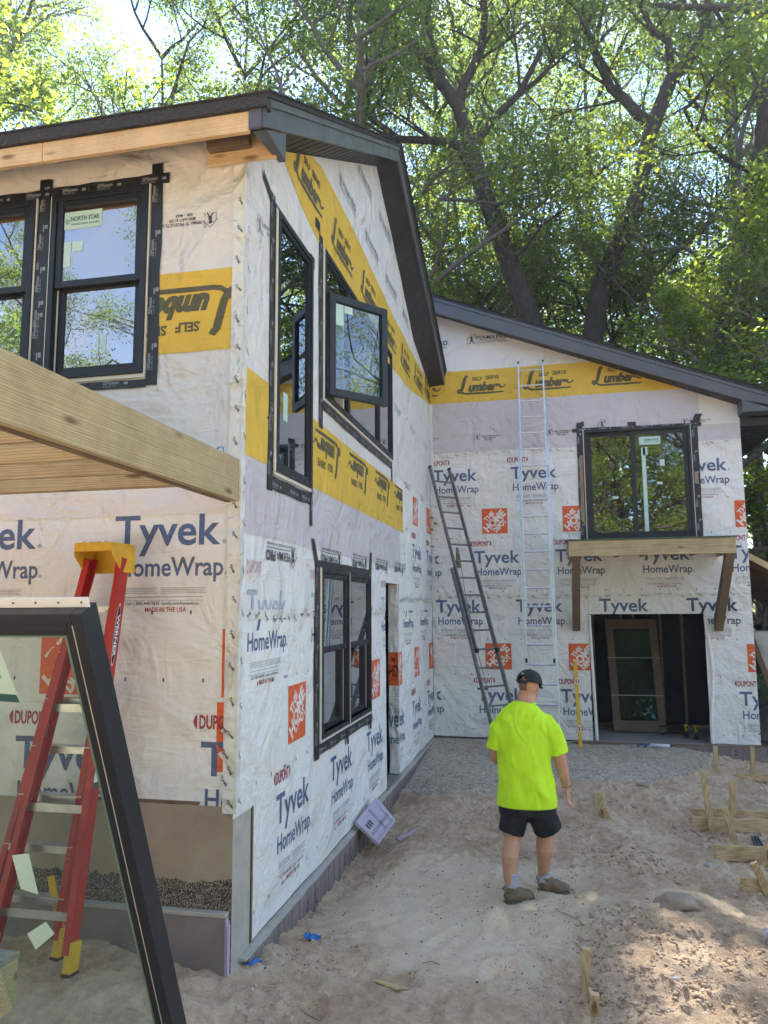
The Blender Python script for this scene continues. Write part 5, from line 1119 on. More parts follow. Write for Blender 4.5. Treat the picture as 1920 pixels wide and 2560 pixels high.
for s_ in (-1, 1):
    MB().bar(sl(.52, s_, True)-Vector((s_*.02,0,0)), sl(.66, s_, False)-Vector((s_*.03, .03, 0)), .025, .004, side=(0,0,1)).build('spreader', m_alu, stp)
    a = sl(.17, s_, False); MB().bar(a-Vector((s_*.13, .03, -.01)), sl(.05, s_, False)-Vector((0,.02,0)), .05, .005, side=(1,0,0)).build('corner_brace', m_yelp, stp)
    MB().bar(sl(.86, s_, False)-Vector((s_*.01,.04,0)), sl(.81, s_*.7, False)-Vector((0,.04,-.08)), .02, .003, side=(1,0,0)).build('step_brace', m_alu, stp)
ct_ = Vector((-2.905, 4.60, zt0)); f = MB(); CS = .74
f.prism([ct_+Vector((-.185,-.16,.045)), ct_+Vector((.185,-.16,.045)), ct_+Vector((.20,.10,.045)), ct_+Vector((-.20,.10,.045))], (0,0,.018))
f.prism([ct_+Vector((.178,-.16,.045)), ct_+Vector((.195,.10,.045)), ct_+Vector((.20,.10,-.13)), ct_+Vector((.185,-.04,-.13)), ct_+Vector((.180,-.16,-.02))], (.01,0,0)); f.prism([ct_+Vector((-.178,-.16,.045)), ct_+Vector((-.195,.10,.045)), ct_+Vector((-.20,.10,-.13)), ct_+Vector((-.185,-.04,-.13)), ct_+Vector((-.180,-.16,-.02))], (-.01,0,0))
f.box(ct_.x-.19, ct_.x+.19, ct_.y+.085, ct_.y+.10, ct_.z-.13, ct_.z+.045); f.box(ct_.x-.182, ct_.x+.182, ct_.y-.168, ct_.y-.152, ct_.z+.005, ct_.z+.06)
for dx in (-.1, -.03, .05, .12): f.box(ct_.x+dx, ct_.x+dx+.03, ct_.y-.174, ct_.y-.166, ct_.z+.01, ct_.z+.068)
for v in f.v: v.x = ct_.x+(v.x-ct_.x)*CS
f.build('top_cap', m_yelp, stp, bevel=.004)
# label plates on the right-hand rear rail web (faces +x)
def plate(f0, f1, wd, mat, nm, dx=.0046, oval=False):
    a, b = sl(f0, 1, True), sl(f1, 1, True); c = (a+b)/2; h = (b-a)/2; o = MB(); pts = []
    if oval:
        for k in range(20): t_ = k*math.pi/10; pts.append(c+h*math.cos(t_)*1.0+Vector((dx, wd/2*math.sin(t_), 0)))
    else: pts = [a+Vector((dx,-wd/2,0)), a+Vector((dx,wd/2,0)), b+Vector((dx,wd/2,0)), b+Vector((dx,-wd/2,0))]
    o.add(pts, [tuple(range(len(pts)))]); return o.build(nm, mat, stp)
plate(.70, .865, .052, m_wflan, 'brand_plate', .0046, True); plate(.705, .86, .046, m_rub, 'brand_plate', .0054, True)
V, F = glyphs('WERNER', .03); a, b = sl(.835, 1, True), sl(.725, 1, True); xs = [v[0] for v in V]; kx = 1/(max(xs)-min(xs)); hh = caph(.03)
P3 = [a+(b-a)*((x-min(xs))*kx)+Vector((.0062, (y/hh-.5)*.030, 0)) for x, y in V]; MB().add(P3, F).build('printed_lettering', m_wflan, stp)
plate(.40, .52, .055, m_wflan, 'safety_label'); plate(.455, .47, .05, m_rub, 'safety_label', .0052); plate(.49, .51, .05, m_rub, 'safety_label', .0052); plate(.40, .415, .055, m_stickt, 'safety_label', .0054)
V, F = glyphs('300lb 136kg', .03); a, b = sl(.60, 1, True), sl(.545, 1, True); xs = [v[0] for v in V]; kx = 1/(max(xs)-min(xs))
MB().add([a+(b-a)*((x-min(xs))*kx)+Vector((.0052, (y/hh-.5)*.03, 0)) for x, y in V], F).build('printed_lettering', m_wflan, stp)
# ------------------------------------------------------------------ loose window leaning in the foreground
lw = thing('loose_window', (-1.9, 3.2, gz(-1.9, 3.2)), 'large uninstalled black-framed window leaning in the left foreground, stickers on its glass', 'window')
T0 = Vector((-1.475, 2.20, 2.235)); Bt = Vector((-1.475, 3.225, -.08)); dn = (Bt-T0).normalized(); LX = Vector((-1, 0, 0)); NO = LX.cross(dn).normalized(); NO = NO if NO.y < 0 else -NO
LH = (Bt-T0).length; LWd = 1.05
def lp(a, h, d): return T0+LX*a+dn*h+NO*d      # a from right edge leftwards, h down from top, d towards camera
def lbar(mb, a0, a1, h0, h1, d0, d1): mb.prism([lp(a0, h0, d0), lp(a1, h0, d0), lp(a1, h1, d0), lp(a0, h1, d0)], NO*(d1-d0))
f = MB()
for w_, d0, d1, o_ in ((.040, -.095, .0, 0), (.030, -.075, -.012, .040), (.022, -.060, -.028, .070)):
    lbar(f, o_, o_+w_, o_, LH-o_, d0, d1); lbar(f, LWd-o_-w_, LWd-o_, o_, LH-o_, d0, d1); lbar(f, o_+w_, LWd-o_-w_, o_, o_+w_, d0, d1); lbar(f, o_+w_, LWd-o_-w_, LH-o_-w_, LH-o_, d0, d1)
f.build('frame', plain('near_black_vinyl', (.012,.014,.022), .38, .1, 5, .05, 90), lw, bevel=.003)
f = MB(); lbar(f, .041, .0455, .045, LH-.02, -.011, -.004); f.build('weather_seal', m_cardg, lw)
f = MB(); lbar(f, .092, LWd-.092, .092, LH-.092, -.052, -.046); f.build('pane', m_glassc, lw)
f = MB(); lbar(f, .093, .118, .093, LH-.093, -.070, -.053); lbar(f, .118, LWd-.118, .093, .11, -.070, -.053); f.build('glass_spacer', plain('green_grey_spacer', (.30,.38,.35), .4, .1), lw)
f = MB(); lbar(f, -.002, LWd+.03, -.036, -.001, -.055, -.049); f.build('nail_fin', m_wflan, lw, bevel=.001)
f = MB()
for k in range(12): lbar(f, .02+.085*k, .027+.085*k, -.022, -.016, -.0485, -.0475)
f.build('nail_hole', m_rub, lw)
def lst(pts, nm='sticker'): MB().prism([lp(a, h, -.0445) for a, h in pts], NO*.001).build(nm, m_stick, lw)
lst([(.375, .13), (.60, .105), (.585, .345), (.345, .355)]); 
MB().prism([lp(a, h, -.0432) for a, h in ((.352, .325), (.586, .31), (.585, .345), (.345, .355))], NO*.0006).build('sticker_stripe', m_stickt, lw)
def ltx(s_, a0, h0, wd, ht, bd):
    V, F = glyphs(s_, bd); xs = [v[0] for v in V]; x1 = max(xs); kx = wd/(x1-min(xs)); hh_ = caph(bd)
    MB().add([lp(a0+(x1-x)*kx, h0-y/hh_*ht, -.0425) for x, y in V], F).build('printed_lettering', m_stickt, lw)
ltx('NORTH STAR', .402, .215, .33, .030, .03); ltx('WINDOWS & DOORS®', .392, .262, .35, .016, .01); MB().prism([lp(a, h, -.0432) for a, h in ((.392, .232), (.60, .230), (.60, .234), (.392, .236))], NO*.0006).build('sticker_rule', m_stickt, lw)
lst([(.475, 1.0), (.550, 1.015), (.552, 1.17), (.480, 1.19)]); lst([(.455, 1.375), (.48, 1.32), (.58, 1.39), (.56, 1.465)])
rr = random.Random(12); f = MB()
for k in range(90):
    a, h = rr.uniform(.13, .9), rr.uniform(.1, 2.2); s_ = rr.uniform(.0008, .0028); f.prism([lp(a-s_, h-s_, -.0452), lp(a+s_, h-s_*.4, -.0452), lp(a+s_*.6, h+s_, -.0452)], NO*.0004)
f.build('dust_speck', m_cardg, lw)['kind'] = 'stuff'
wb_ = thing('workbench', (-2.75, 2.95, gz(-2.75, 2.95)), 'stack of boards on trestle legs, its end showing through the loose window', 'workbench')
for k in range(1): MB().box(-3.9, -2.235, 2.70, 3.0, .60, .80).build('timber_block', W('treated', 0), wb_, bevel=.003)
MB().box(-3.9, -2.237, 2.69, 3.01, .803, .818).build('plywood_top', W('grey', 0), wb_)
for x in (-3.0, -3.8):
    for y in (2.74, 2.94): MB().box(x, x+.05, y, y+.05, -.15, .598).build('leg', W('pine', 2), wb_)
# ------------------------------------------------------------------ the man
skin = plain('skin', (.50,.27,.18), .5, .10, 14, .15, 90); skin.node_tree.nodes['Principled BSDF'].inputs['Subsurface Weight'].default_value = .08; skin.node_tree.nodes['Principled BSDF'].inputs['Subsurface Radius'].default_value = (.02,.01,.005)
neon = plain('neon_shirt', (.52,.86,.012), .75, .06, 6, .25, 220, dist=.001); navy = plain('black_shorts', (.006,.008,.013), .8, .2, 8, .3, 200, dist=.001)
capm = plain('black_cap', (.016,.016,.017), .8, .15, 20, .4, 160, dist=.001); sockm = plain('grey_sock', (.36,.38,.46), .85, .1, 20, .6, 150, dist=.002); bootm = plain('brown_boot_leather', (.17,.125,.075), .75, .25, 14, .5, 50); solem = plain('boot_sole', (.10,.085,.06), .85, .2, 20); hairm = plain('short_hair', (.20,.11,.07), .9, .2, 80, .8, 250, dist=.001)
man = thing('person', (-.25, 6.6, -.12), 'man walking away in neon yellow T-shirt, black shorts, black cap and brown boots', 'person')
Y0 = 6.6
b = MB()
LF, RF = Vector((-.375, 6.49, -.055)), Vector((-.145, 6.77, -.06))      # ankles' ground points
b.tube([(-.237, Y0, .58), (-.237, Y0, .65), (-.237, Y0, .80), (-.237, Y0, 1.05), (-.24, Y0, 1.25), (-.243, Y0, 1.36), (-.232, Y0, 1.42)], [(.14,.10),(.19,.13),(.19,.125),(.185,.115),(.20,.115),(.15,.09),(.075,.065)], 16, side=(1,0,0))
b.tube([(-.225, Y0+.0, 1.38), (-.222, Y0+.012, 1.45), (-.215, Y0+.03, 1.50), (-.205, Y0+.035, 1.54)], [(.086,.078),(.080,.074),(.077,.074),(.072,.072)], 14, side=(1,0,0))
hd = Vector((-.192, Y0+.045, 1.595)); b.ball(hd, (.079, .097, .112), 18, 14); b.ball(hd+Vector((.018, .045, -.055)), (.058, .058, .065), 14, 10)
fd = Vector((.55, .78, -.30)).normalized()      # where the face points
b.ball(hd+fd*.088+Vector((0,0,-.018)), (.012, .016, .022), 8, 6); b.ball(hd+fd*.075+Vector((0,0,-.075)), (.028, .025, .018), 8, 6)
sv = Vector((.82, -.57, 0))
for s_ in (1, -1):
    e = hd+sv*s_*.078+Vector((0, 0, -.022)); b.ball(e, (.010, .020, .030), 10, 8); b.ball(e+sv*s_*.008+Vector((0,-.006,.004)), (.009, .013, .026), 8, 6)
    b.ball(hd+fd*.070+sv*s_*.03+Vector((0, 0, .0)), (.014, .012, .008), 8, 6)
# legs
b.tube([(-.335, 6.60, .56), (-.357, 6.585, .42), (-.366, 6.56, .36), (-.384, 6.515, .24), (-.388, 6.50, .12), (-.384, 6.49, .03), (-.38, 6.49, -.05)], [.098, .078, .066, .071, .056, .044, .046], 14, side=(1,0,0))
b.tube([(-.140, 6.62, .56), (-.108, 6.68, .42), (-.105, 6.70, .37), (-.110, 6.70, .26), (-.118, 6.74, .13), (-.128, 6.765, .04), (-.135, 6.77, -.03)], [.098, .078, .067, .072, .056, .044, .046], 14, side=(1,0,0))
# right arm hanging, a little away from the body
b.tube([(-.125, Y0, 1.28), (-.03, Y0+.01, 1.20), (.022, Y0+.02, 1.06), (.045, Y0+.03, .97), (.066, Y0+.06, .86), (.086, Y0+.09, .76)], [.045, .055, .056, .053, .045, .033], 12)
b.tube([(-.35, Y0, 1.28), (-.45, Y0+.02, 1.20), (-.50, Y0+.04, 1.06), (-.495, Y0+.10, .97), (-.47, Y0+.22, .93), (-.45, Y0+.32, .92)], [.045, .054, .052, .048, .040, .030], 12)
def hand(mb, wr, down, fwd, thumbdir):
    wr = Vector(wr); dn_ = Vector(down).normalized(); f_ = Vector(fwd); f_ = (f_-dn_*f_.dot(dn_)).normalized(); n_ = dn_.cross(f_)
    mb.tube([wr-dn_*.01, wr+dn_*.035, wr+dn_*.075, wr+dn_*.092], [(.026,.018),(.036,.016),(.042,.015),(.040,.012)], 10, side=f_)
    for k, (off, L) in enumerate(((.030, .072), (.010, .082), (-.011, .076), (-.031, .058))):
        p0 = wr+dn_*.075+f_*off; c = Vector(thumbdir).normalized(); curl = .35+.2*k
        p1 = wr+dn_*.10+f_*off*1.12; d1 = (dn_+c*curl*.5).normalized(); p2 = p1+d1*L*.45; d2 = (dn_+c*curl*1.6).normalized(); p3 = p2+d2*L*.32; d3 = (dn_*.5+c*curl*2).normalized(); p4 = p3+d3*L*.22
        mb.tube([p0, p1, p2, p3, p4], [.0095, .0095, .0088, .0078, .0062], 8)
    c = Vector(thumbdir).normalized(); p = wr+dn_*.02+f_*.026
    mb.tube([p, p+f_*.022+dn_*.025+c*.012, p+f_*.030+dn_*.052+c*.022, p+f_*.026+dn_*.072+c*.030], [.013, .012, .0105, .008], 8)
hand(b, (.086, Y0+.092, .755), (.10, .12, -1), (.25, 1, 0), (.75, .25, 0))
hand(b, (-.45, Y0+.325, .92), (.15, 1, -.1), (1, 0, .1), (0, .2, -1))
link('body', remesh(b, 'body', .0058, 4), skin, man, True); [setattr(v, 'co', v.co-Vector(man.location)) for v in [o for o in man.children if o.name.startswith('body')][0].data.vertices]
def cloth(mb, name, vox, mat, disp=None, sm=4, label=None):
    me = remesh(mb, name, vox, sm, disp)
    n = len(me.vertices); co = np.empty(n*3, dtype=np.float32); me.vertices.foreach_get('co', co); co = co.reshape(-1, 3)-np.array(man.location); me.vertices.foreach_set('co', co.ravel().astype(np.float32)); me.update()
    o = link(name, me, mat, man, True)
    if label: o['label'] = label
    return o
# T-shirt: torso, yoke and sleeves grown into one skin, with drape folds
s = MB()
s.tube([(-.238, Y0, .618), (-.238, Y0, .68), (-.240, Y0, .80), (-.250, Y0, .93), (-.255, Y0, 1.08), (-.250, Y0, 1.22), (-.244, Y0, 1.31), (-.240, Y0, 1.375), (-.232, Y0, 1.42), (-.228, Y0+.004, 1.445)], [(.246,.150),(.245,.152),(.233,.146),(.226,.142),(.232,.142),(.238,.140),(.232,.128),(.182,.104),(.122,.088),(.094,.082)], 28, side=(1,0,0))
s.tube([(-.130, Y0, 1.335), (-.080, Y0, 1.30), (-.028, Y0, 1.22), (.010, Y0+.01, 1.12), (.030, Y0+.015, 1.040)], [.058, .078, .088, .084, .080], 18)
s.tube([(-.350, Y0, 1.335), (-.402, Y0, 1.30), (-.448, Y0, 1.22), (-.480, Y0+.015, 1.12), (-.498, Y0+.02, 1.060)], [.058, .078, .084, .078, .074], 18)
def folds(x, y, z):
    hem = max(0, min(1, (1.25-z)/.5)); d_ = .024*hem*noise.noise(((x+.3*z)*12, y*4, z*1.8)); d_ += .015*noise.noise(((x*.8+.35*z)*11, y*5, (z-.4*x)*3)); d_ += .010*max(0, noise.noise(((x-.5*z)*9, y*4, z*8+2)))-.012*max(0, noise.noise(((x+.45*z)*10+3, y*4, z*2.2)))
    d_ *= max(0, min(1, (z-.62)/.10))
    if x > .0 or x < -.46: d_ += .004*noise.noise((x*18, y*18, z*26))
    return d_
cloth(s, 't_shirt', .0075, neon, folds, 3)
MB().tube([(-.230+.088*math.cos(t_*.3142), Y0+.004+.080*math.sin(t_*.3142), 1.447+.006*math.sin(t_*.3142)) for t_ in range(21)], [(.007,.011)]*21, 6, cap=False).build('collar', neon, man, True)
s = MB()
s.tube([(-.238, Y0, .74), (-.238, Y0, .62), (-.238, Y0, .555)], [(.214,.130),(.236,.145),(.230,.142)], 24, side=(1,0,0))
s.tube([(-.325, Y0, .60), (-.350, Y0-.01, .50), (-.374, Y0-.02, .405)], [(.118,.125),(.112,.120),(.106,.116)], 18, side=(1,0,0))
s.tube([(-.150, Y0, .60), (-.105, Y0+.03, .51), (-.078, Y0+.06, .43)], [(.120,.125),(.118,.120),(.118,.118)], 18, side=(1,0,0))
cloth(s, 'shorts', .0075, navy, lambda x, y, z: .006*noise.noise((x*14, y*9, z*5)), 3)
for ank, c2, lean in ((Vector((-.383, 6.49, 0)), 0, 0), (Vector((-.130, 6.767, .01)), 1, 0)):
    s = MB(); z0 = -.03 if c2 == 0 else -.02; dx = -.004 if c2 == 0 else .006
    s.tube([(ank.x+.004*q, ank.y+.002*q, z0+.025*q) for q in range(7)], [.055, .053, .052, .0505, .051, .0515, .053], 14); cloth(s, 'sock', .006, sockm, lambda x, y, z: .0022*math.sin(z*260+x*60), 1)
def boot(heel, ang, lab):
    h = Vector(heel); f_ = Vector((math.cos(ang), math.sin(ang), 0)); s_ = Vector((-math.sin(ang), math.cos(ang), 0)); z = Vector((0,0,1))
    g = h.z
    u = MB(); u.tube([h+f_*.0+z*.052, h+f_*.04+z*.062, h+f_*.10+z*.066, h+f_*.16+z*.058, h+f_*.215+z*.050, h+f_*.248+z*.042], [(.040,.042),(.048,.056),(.052,.062),(.056,.052),(.053,.042),(.036,.028)], 14, side=s_)
    u.tube([h+f_*.048+z*.05, h+f_*.05+z*.092, h+f_*.052+z*.138], [(.052,.058),(.053,.060),(.058,.066)], 14, side=f_); u.ball(h+f_*.205+z*.042, (.045,.045,.030), 10, 8)
    for k in range(3): u.tube([h+f_*(.0+.0*k)+z*(.112+.005*k)+s_*.052, h-f_*.012+z*(.117), h+f_*.0+z*.114-s_*.052], .008, 6)
    o = cloth(u, 'boot', .0055, bootm, lambda x, y, z_: .0022*noise.noise((x*40, y*40, z_*30)), 2, lab)
    u = MB(); u.tube([h-f_*.012+z*.014, h+f_*.04+z*.014, h+f_*.12+z*.012, h+f_*.19+z*.013, h+f_*.255+z*.018], [(.040,.020),(.054,.021),(.050,.019),(.061,.019),(.042,.016)], 12, side=s_); cloth(u, 'boot_sole', .005, solem, None, 1)
    l = MB()
    for k in range(4): c = h+f_*(.115+.018*k)+z*(.108-.012*k); l.tube([c-s_*.025, c+z*.008, c+s_*.025], .0032, 5)
    l.tube([h+f_*.1+z*.115, h+f_*.12+z*.12+s_*.03, h+f_*.14+z*.09+s_*.045], .003, 5); l.build('boot_lace', solem, man)
boot((-.418, 6.455, -.118), R(36), None); boot((-.170, 6.775, -.118), R(4), None)
# cap: crown with the open arch at the back, strap, button and visor
cc = hd+Vector((0, -.006, .018)); bm = bmesh.new(); bmesh.ops.create_uvsphere(bm, u_segments=40, v_segments=26, radius=1)
yaw = math.atan2(fd.y, fd.x); Rm = Matrix.Rotation(yaw, 3, 'Z') @ Matrix.Rotation(R(12), 3, 'Y')
kill = [f for f in bm.faces if f.calc_center_median().z < -.12]; bmesh.ops.delete(bm, geom=kill, context='FACES')
kill = [f for f in bm.faces if f.calc_center_median().x < -.2 and (f.calc_center_median().y/.42)**2+((f.calc_center_median().z+.02)/.38)**2 < 1]; bmesh.ops.delete(bm, geom=kill, context='FACES')
for v in bm.verts:
    q = Vector((v.co.x*.114, v.co.y*.100, v.co.z*.104)); q.z *= 1.0 if q.z > 0 else .55
    q *= 1+.006*math.cos(6*math.atan2(v.co.y, v.co.x)); v.co = Rm @ q+cc-Vector(man.location)
me = bpy.data.meshes.new('cap'); bm.to_mesh(me); bm.free(); cap = link('cap', me, capm, man, True); sm_ = cap.modifiers.new('t', 'SOLIDIFY'); sm_.thickness = .0035; sm_.offset = 1
def cq(x, y, z): return Rm @ Vector((x, y, z))+cc
MB().tube([cq(-.110*math.cos(a), .096*math.sin(a), -.014) for a in np.linspace(-.55, .55, 9)], [(.012,.003)]*9, 6, side=(0,0,1)).build('cap_strap', capm, cap); 
v_ = MB(); n = 12; top = []; 
for k in range(n+1):
    a = -1.05+2.1*k/n; r0 = cq(.108*math.cos(a), .094*math.sin(a), -.006); r1 = cq(.108*math.cos(a)+.072*math.cos(a*.8)*max(.25, math.cos(a*1.25)), .094*math.sin(a)*1.0, -.020-.012*math.sin(a)**2*0-.022*abs(math.sin(a))); top += [r0, r1]
v_.add(top, [(2*k, 2*k+1, 2*k+3, 2*k+2) for k in range(n)]); o = v_.build('cap_visor', capm, cap, True); q = o.modifiers.new('t', 'SOLIDIFY'); q.thickness = .004
MB().ball(cq(0, 0, .105), (.008,.008,.005), 8, 6).build('cap_button', capm, cap, True)
MB().prism([cq(-.107, -.016, .052), cq(-.107, .006, .052), cq(-.1055, .006, .064), cq(-.1055, -.016, .064)], Rm @ Vector((-.003, 0, 0))).build('cap_emblem', m_cardg, cap)
# cropped hair below the cap
bm = bmesh.new(); bmesh.ops.create_uvsphere(bm, u_segments=32, v_segments=24, radius=1)
kill = [f for f in bm.faces if f.calc_center_median().x > .25 or f.calc_center_median().z < -.42 or f.calc_center_median().z > .35]; bmesh.ops.delete(bm, geom=kill, context='FACES')
for v in bm.verts: v.co = (Matrix.Rotation(yaw, 3, 'Z') @ Vector((v.co.x*.0985, v.co.y*.0815, v.co.z*.114)))+hd-Vector(man.location)
me = bpy.data.meshes.new('hair'); bm.to_mesh(me); bm.free(); link('hair', me, hairm, man, True)
MB().tube([(.086+.034*math.cos(a), Y0+.088+.034*math.sin(a), .768+.006*math.cos(a)) for a in np.linspace(0, 6.283, 15)], .0035, 6, cap=False).build('bracelet', solem, man)

add_folds(neon); add_folds(navy)
# ------------------------------------------------------------------ trees
def bark(name, c):
    m, t, b_ = new_mat(name); v = coords(t, (6, 6, 1.1)); n = noisen(t, v, 3.0, 6, .7, 1.0)
    t.links.new(ramp(t, n, [(.3, tuple(x*.45 for x in c)), (.7, tuple(x*1.35 for x in c))]), b_.inputs['Base Color']); b_.inputs['Roughness'].default_value = .95; b_.inputs['Specular IOR Level'].default_value = .15
    t.links.new(bump(t, n, .9, .06), b_.inputs['Normal']); return m
def leafmat(name, c, tr, seed):
    m, t, b_ = new_mat(name); t.nodes.remove(b_); out = t.nodes['Material Output']
    ge = nd(t, 'ShaderNodeNewGeometry'); v = coords(t); n = noisen(t, v, .35, 3)
    ad = nd(t, 'ShaderNodeMath', operation='MULTIPLY_ADD'); t.links.new(ge.outputs['Random Per Island'], ad.inputs[0]); ad.inputs[1].default_value = .6; t.links.new(n, ad.inputs[2])
    c1 = ramp(t, ad.outputs[0], [(.4, tuple(x*.55 for x in c)), (.8, c), (1.2, (c[0]*1.7, c[1]*1.35, c[2]))]); c2 = ramp(t, ad.outputs[0], [(.4, tuple(x*.6 for x in tr)), (.8, tr), (1.2, (tr[0]*1.5, tr[1]*1.2, tr[2]))])
    d = nd(t, 'ShaderNodeBsdfDiffuse'); tl = nd(t, 'ShaderNodeBsdfTranslucent'); gl = nd(t, 'ShaderNodeBsdfGlossy'); gl.inputs['Roughness'].default_value = .42; gl.inputs[0].default_value = (.5,.55,.5,1)
    t.links.new(c1, d.inputs[0]); t.links.new(c2, tl.inputs[0]); a = nd(t, 'ShaderNodeMixShader'); a.inputs[0].default_value = .5; t.links.new(d.outputs[0], a.inputs[1]); t.links.new(tl.outputs[0], a.inputs[2])
    g = nd(t, 'ShaderNodeMixShader'); g.inputs[0].default_value = .08; t.links.new(a.outputs[0], g.inputs[1]); t.links.new(gl.outputs[0], g.inputs[2]); t.links.new(g.outputs[0], out.inputs[0]); return m
b_dark = bark('dark_oak_bark', (.080,.064,.054)); b_pale = bark('pale_bark', (.17,.15,.13))
L_oak = leafmat('oak_leaves', (.075,.115,.03), (.215,.325,.06), 1); L_map = leafmat('maple_leaves', (.075,.12,.022), (.32,.47,.05), 2); L_dk = leafmat('deep_green_leaves', (.055,.095,.028), (.165,.265,.05), 3)
RS = np.random.RandomState(5)
def leaves(centres, radii, per, size, flat=.6, up=.7):
    """kite-shaped leaves scattered through clusters"""
    c = np.repeat(np.asarray(centres), per, 0); r = np.repeat(np.asarray(radii), per)[:, None]; n = len(c)
    d = RS.normal(size=(n, 3)); d /= np.linalg.norm(d, axis=1)[:, None]; p = c+d*r*(RS.rand(n, 1)**.45)*np.array([1, 1, flat])
    nr = RS.normal(size=(n, 3)); nr[:, 2] = np.abs(nr[:, 2])+up; nr /= np.linalg.norm(nr, axis=1)[:, None]
    t = RS.normal(size=(n, 3)); t -= nr*(t*nr).sum(1)[:, None]; t /= np.linalg.norm(t, axis=1)[:, None]; b = np.cross(nr, t); s = (size*(.65+.7*RS.rand(n)))[:, None]
    V = np.stack([p-t*s*.6, p+b*s*.38+nr*s*.10, p+t*s*.6, p-b*s*.38+nr*s*.10], 1).reshape(-1, 3); F = np.arange(n*4).reshape(n, 4); return V, F
def limb(mb, tips, p, d, L, r, lev, maxlev, rs, spread=.75, droop=0.0, n=6):
    pts = [Vector(p)]; d = Vector(d).normalized(); seg = 4
    for k in range(seg): d = (d+Vector((rs.uniform(-1,1), rs.uniform(-1,1), rs.uniform(-.6,.8)-droop))*.20).normalized(); pts.append(pts[-1]+d*L/seg)
    mb.tube(pts, [r*(1-.55*k/seg) for k in range(seg+1)], n if lev < 2 else 4, cap=False)
    if lev >= maxlev: tips.append((pts[-1], L)); tips.append((pts[2], L)); return
    nb = rs.choice((3, 3, 4)) if lev < maxlev-1 else rs.choice((3, 4))
    for k in range(nb):
        t_ = .45+.55*(k+1)/nb; q = pts[min(seg, int(t_*seg))]; ax_ = Vector((rs.uniform(-1,1), rs.uniform(-1,1), rs.uniform(-.35,.7))).normalized(); dd = (d*(1-spread*.5)+ax_*spread).normalized()
        limb(mb, tips, q, dd, L*rs.uniform(.55, .75), r*.5, lev+1, maxlev, rs, spread, droop, n)
def make_tree(name, trunk, r0, limbs, lev, leafsize, per, crad, lm, bm_, label, cat, loc, group=None, trunk_r1=.35, seed=1, flat=.6, extra_tips=()):
    """trunk: polyline relative to loc; limbs: list of (point index, direction, length, radius)"""
    rs = random.Random(seed); t_ = thing(name, loc, label, cat, group); o = Vector(loc); mb = MB(); n = len(trunk); tips = list(extra_tips)
    P_ = [Vector(p)+o for p in trunk]; mb.tube(P_, [r0*(1-(1-trunk_r1)*k/(n-1))*(1.25 if k == 0 else 1) for k in range(n)], 14, cap=False)
    for (i, d, L, r, path) in limbs:
        if path:
            Q = [Vector(q)+o for q in path]; mb.tube([P_[i]]+Q, [r*(1-.5*k/len(Q)) for k in range(len(Q)+1)], 10, cap=False)
            for k, q in enumerate(Q[1:]):
                dd = (q-Q[k]).normalized()
                for s_ in range(2): limb(mb, tips, q, dd*.6+Vector((rs.uniform(-1,1), rs.uniform(-1,1), rs.uniform(-.3,.8))), L*rs.uniform(.7, 1.1), r*.3, 1, lev, rs)
        else: limb(mb, tips, P_[i], d, L, r, 0, lev, rs)
    mb.build('trunk', bm_, t_, True)
    cs = np.array([tuple(p-o) for p, L in tips]); cs = cs+RS.normal(size=cs.shape)*.15; rd = np.array([crad*rs.uniform(.6, 1.25) for _ in tips])
    V, F = leaves(cs, rd, per, leafsize, flat); link('crown', np_mesh('crown', V, F), lm, t_); return t_, len(F)
def auto_limbs(h, n, rs, L, z0=.35, idx=10):
    out = []
    for k in range(n):
        a = k*2.4+rs.uniform(-.4, .4); f_ = z0+(1-z0)*(k+.5)/n; out.append((min(idx-1, int(f_*idx)), Vector((math.cos(a), math.sin(a), .35+.7*f_)), L*(1.15-.65*f_), .10*(1.2-.7*f_)+.03, None))
    return out
tot = 0
def generic(seed, h, r, lm, bm_, nl, L, per, crad, ls, lean=(0,0), lev=2, z0=.35):
    rs = random.Random(seed); tr = [(lean[0]*(k/10)**1.4+rs.uniform(-.12,.12)*(k > 0), lean[1]*(k/10)**1.4+rs.uniform(-.12,.12)*(k > 0), h*k/10-(.6 if k == 0 else 0)) for k in range(11)]
    return tr, auto_limbs(h, nl, rs, L, z0, 11)
protos = []
for nm, seed, h, r, lm, bk, nl, L, per, crad, ls, lev, z0 in (
    ('tall_tree', 11, 24, .30, L_oak, b_dark, 16, 5.2, 84, 1.0, .10, 2, .28), ('tall_tree', 23, 26, .26, L_dk, b_dark, 16, 4.8, 84, .95, .10, 2, .25),
    ('birch_tree', 37, 23, .17, L_oak, b_pale, 15, 4.2, 74, .85, .095, 2, .3), ('maple_tree', 41, 13, .12, L_map, b_dark, 13, 3.2, 80, .75, .10, 2, .15), ('maple_tree', 53, 9, .08, L_map, b_pale, 11, 2.6, 64, .65, .09, 2, .12)):
    tr, lb = generic(seed, h, r, lm, bk, nl, L, per, crad, ls, lev=lev, z0=z0)
    t_, n_ = make_tree(nm, tr, r, lb, lev, ls, per, crad, lm, bk, 'tmp', 'tree', (0, 0, 0), seed=seed, trunk_r1=.15); protos.append(t_); tot += n_
print('leaf quads', tot)
used = set()
def plant(k, x, y, s, rz, label, zs=1.0, sink=0):
    o = protos[k] if k not in used else copy_tree(protos[k]); used.add(k)
    o.location = (x, y, float(ground_z(np.array([x]), np.array([y]), False)[0])-sink); o.scale = (s, s, s*zs); o.rotation_euler = (0, 0, rz); tag(o, label, 'tree', 'trees of the wood behind the house')
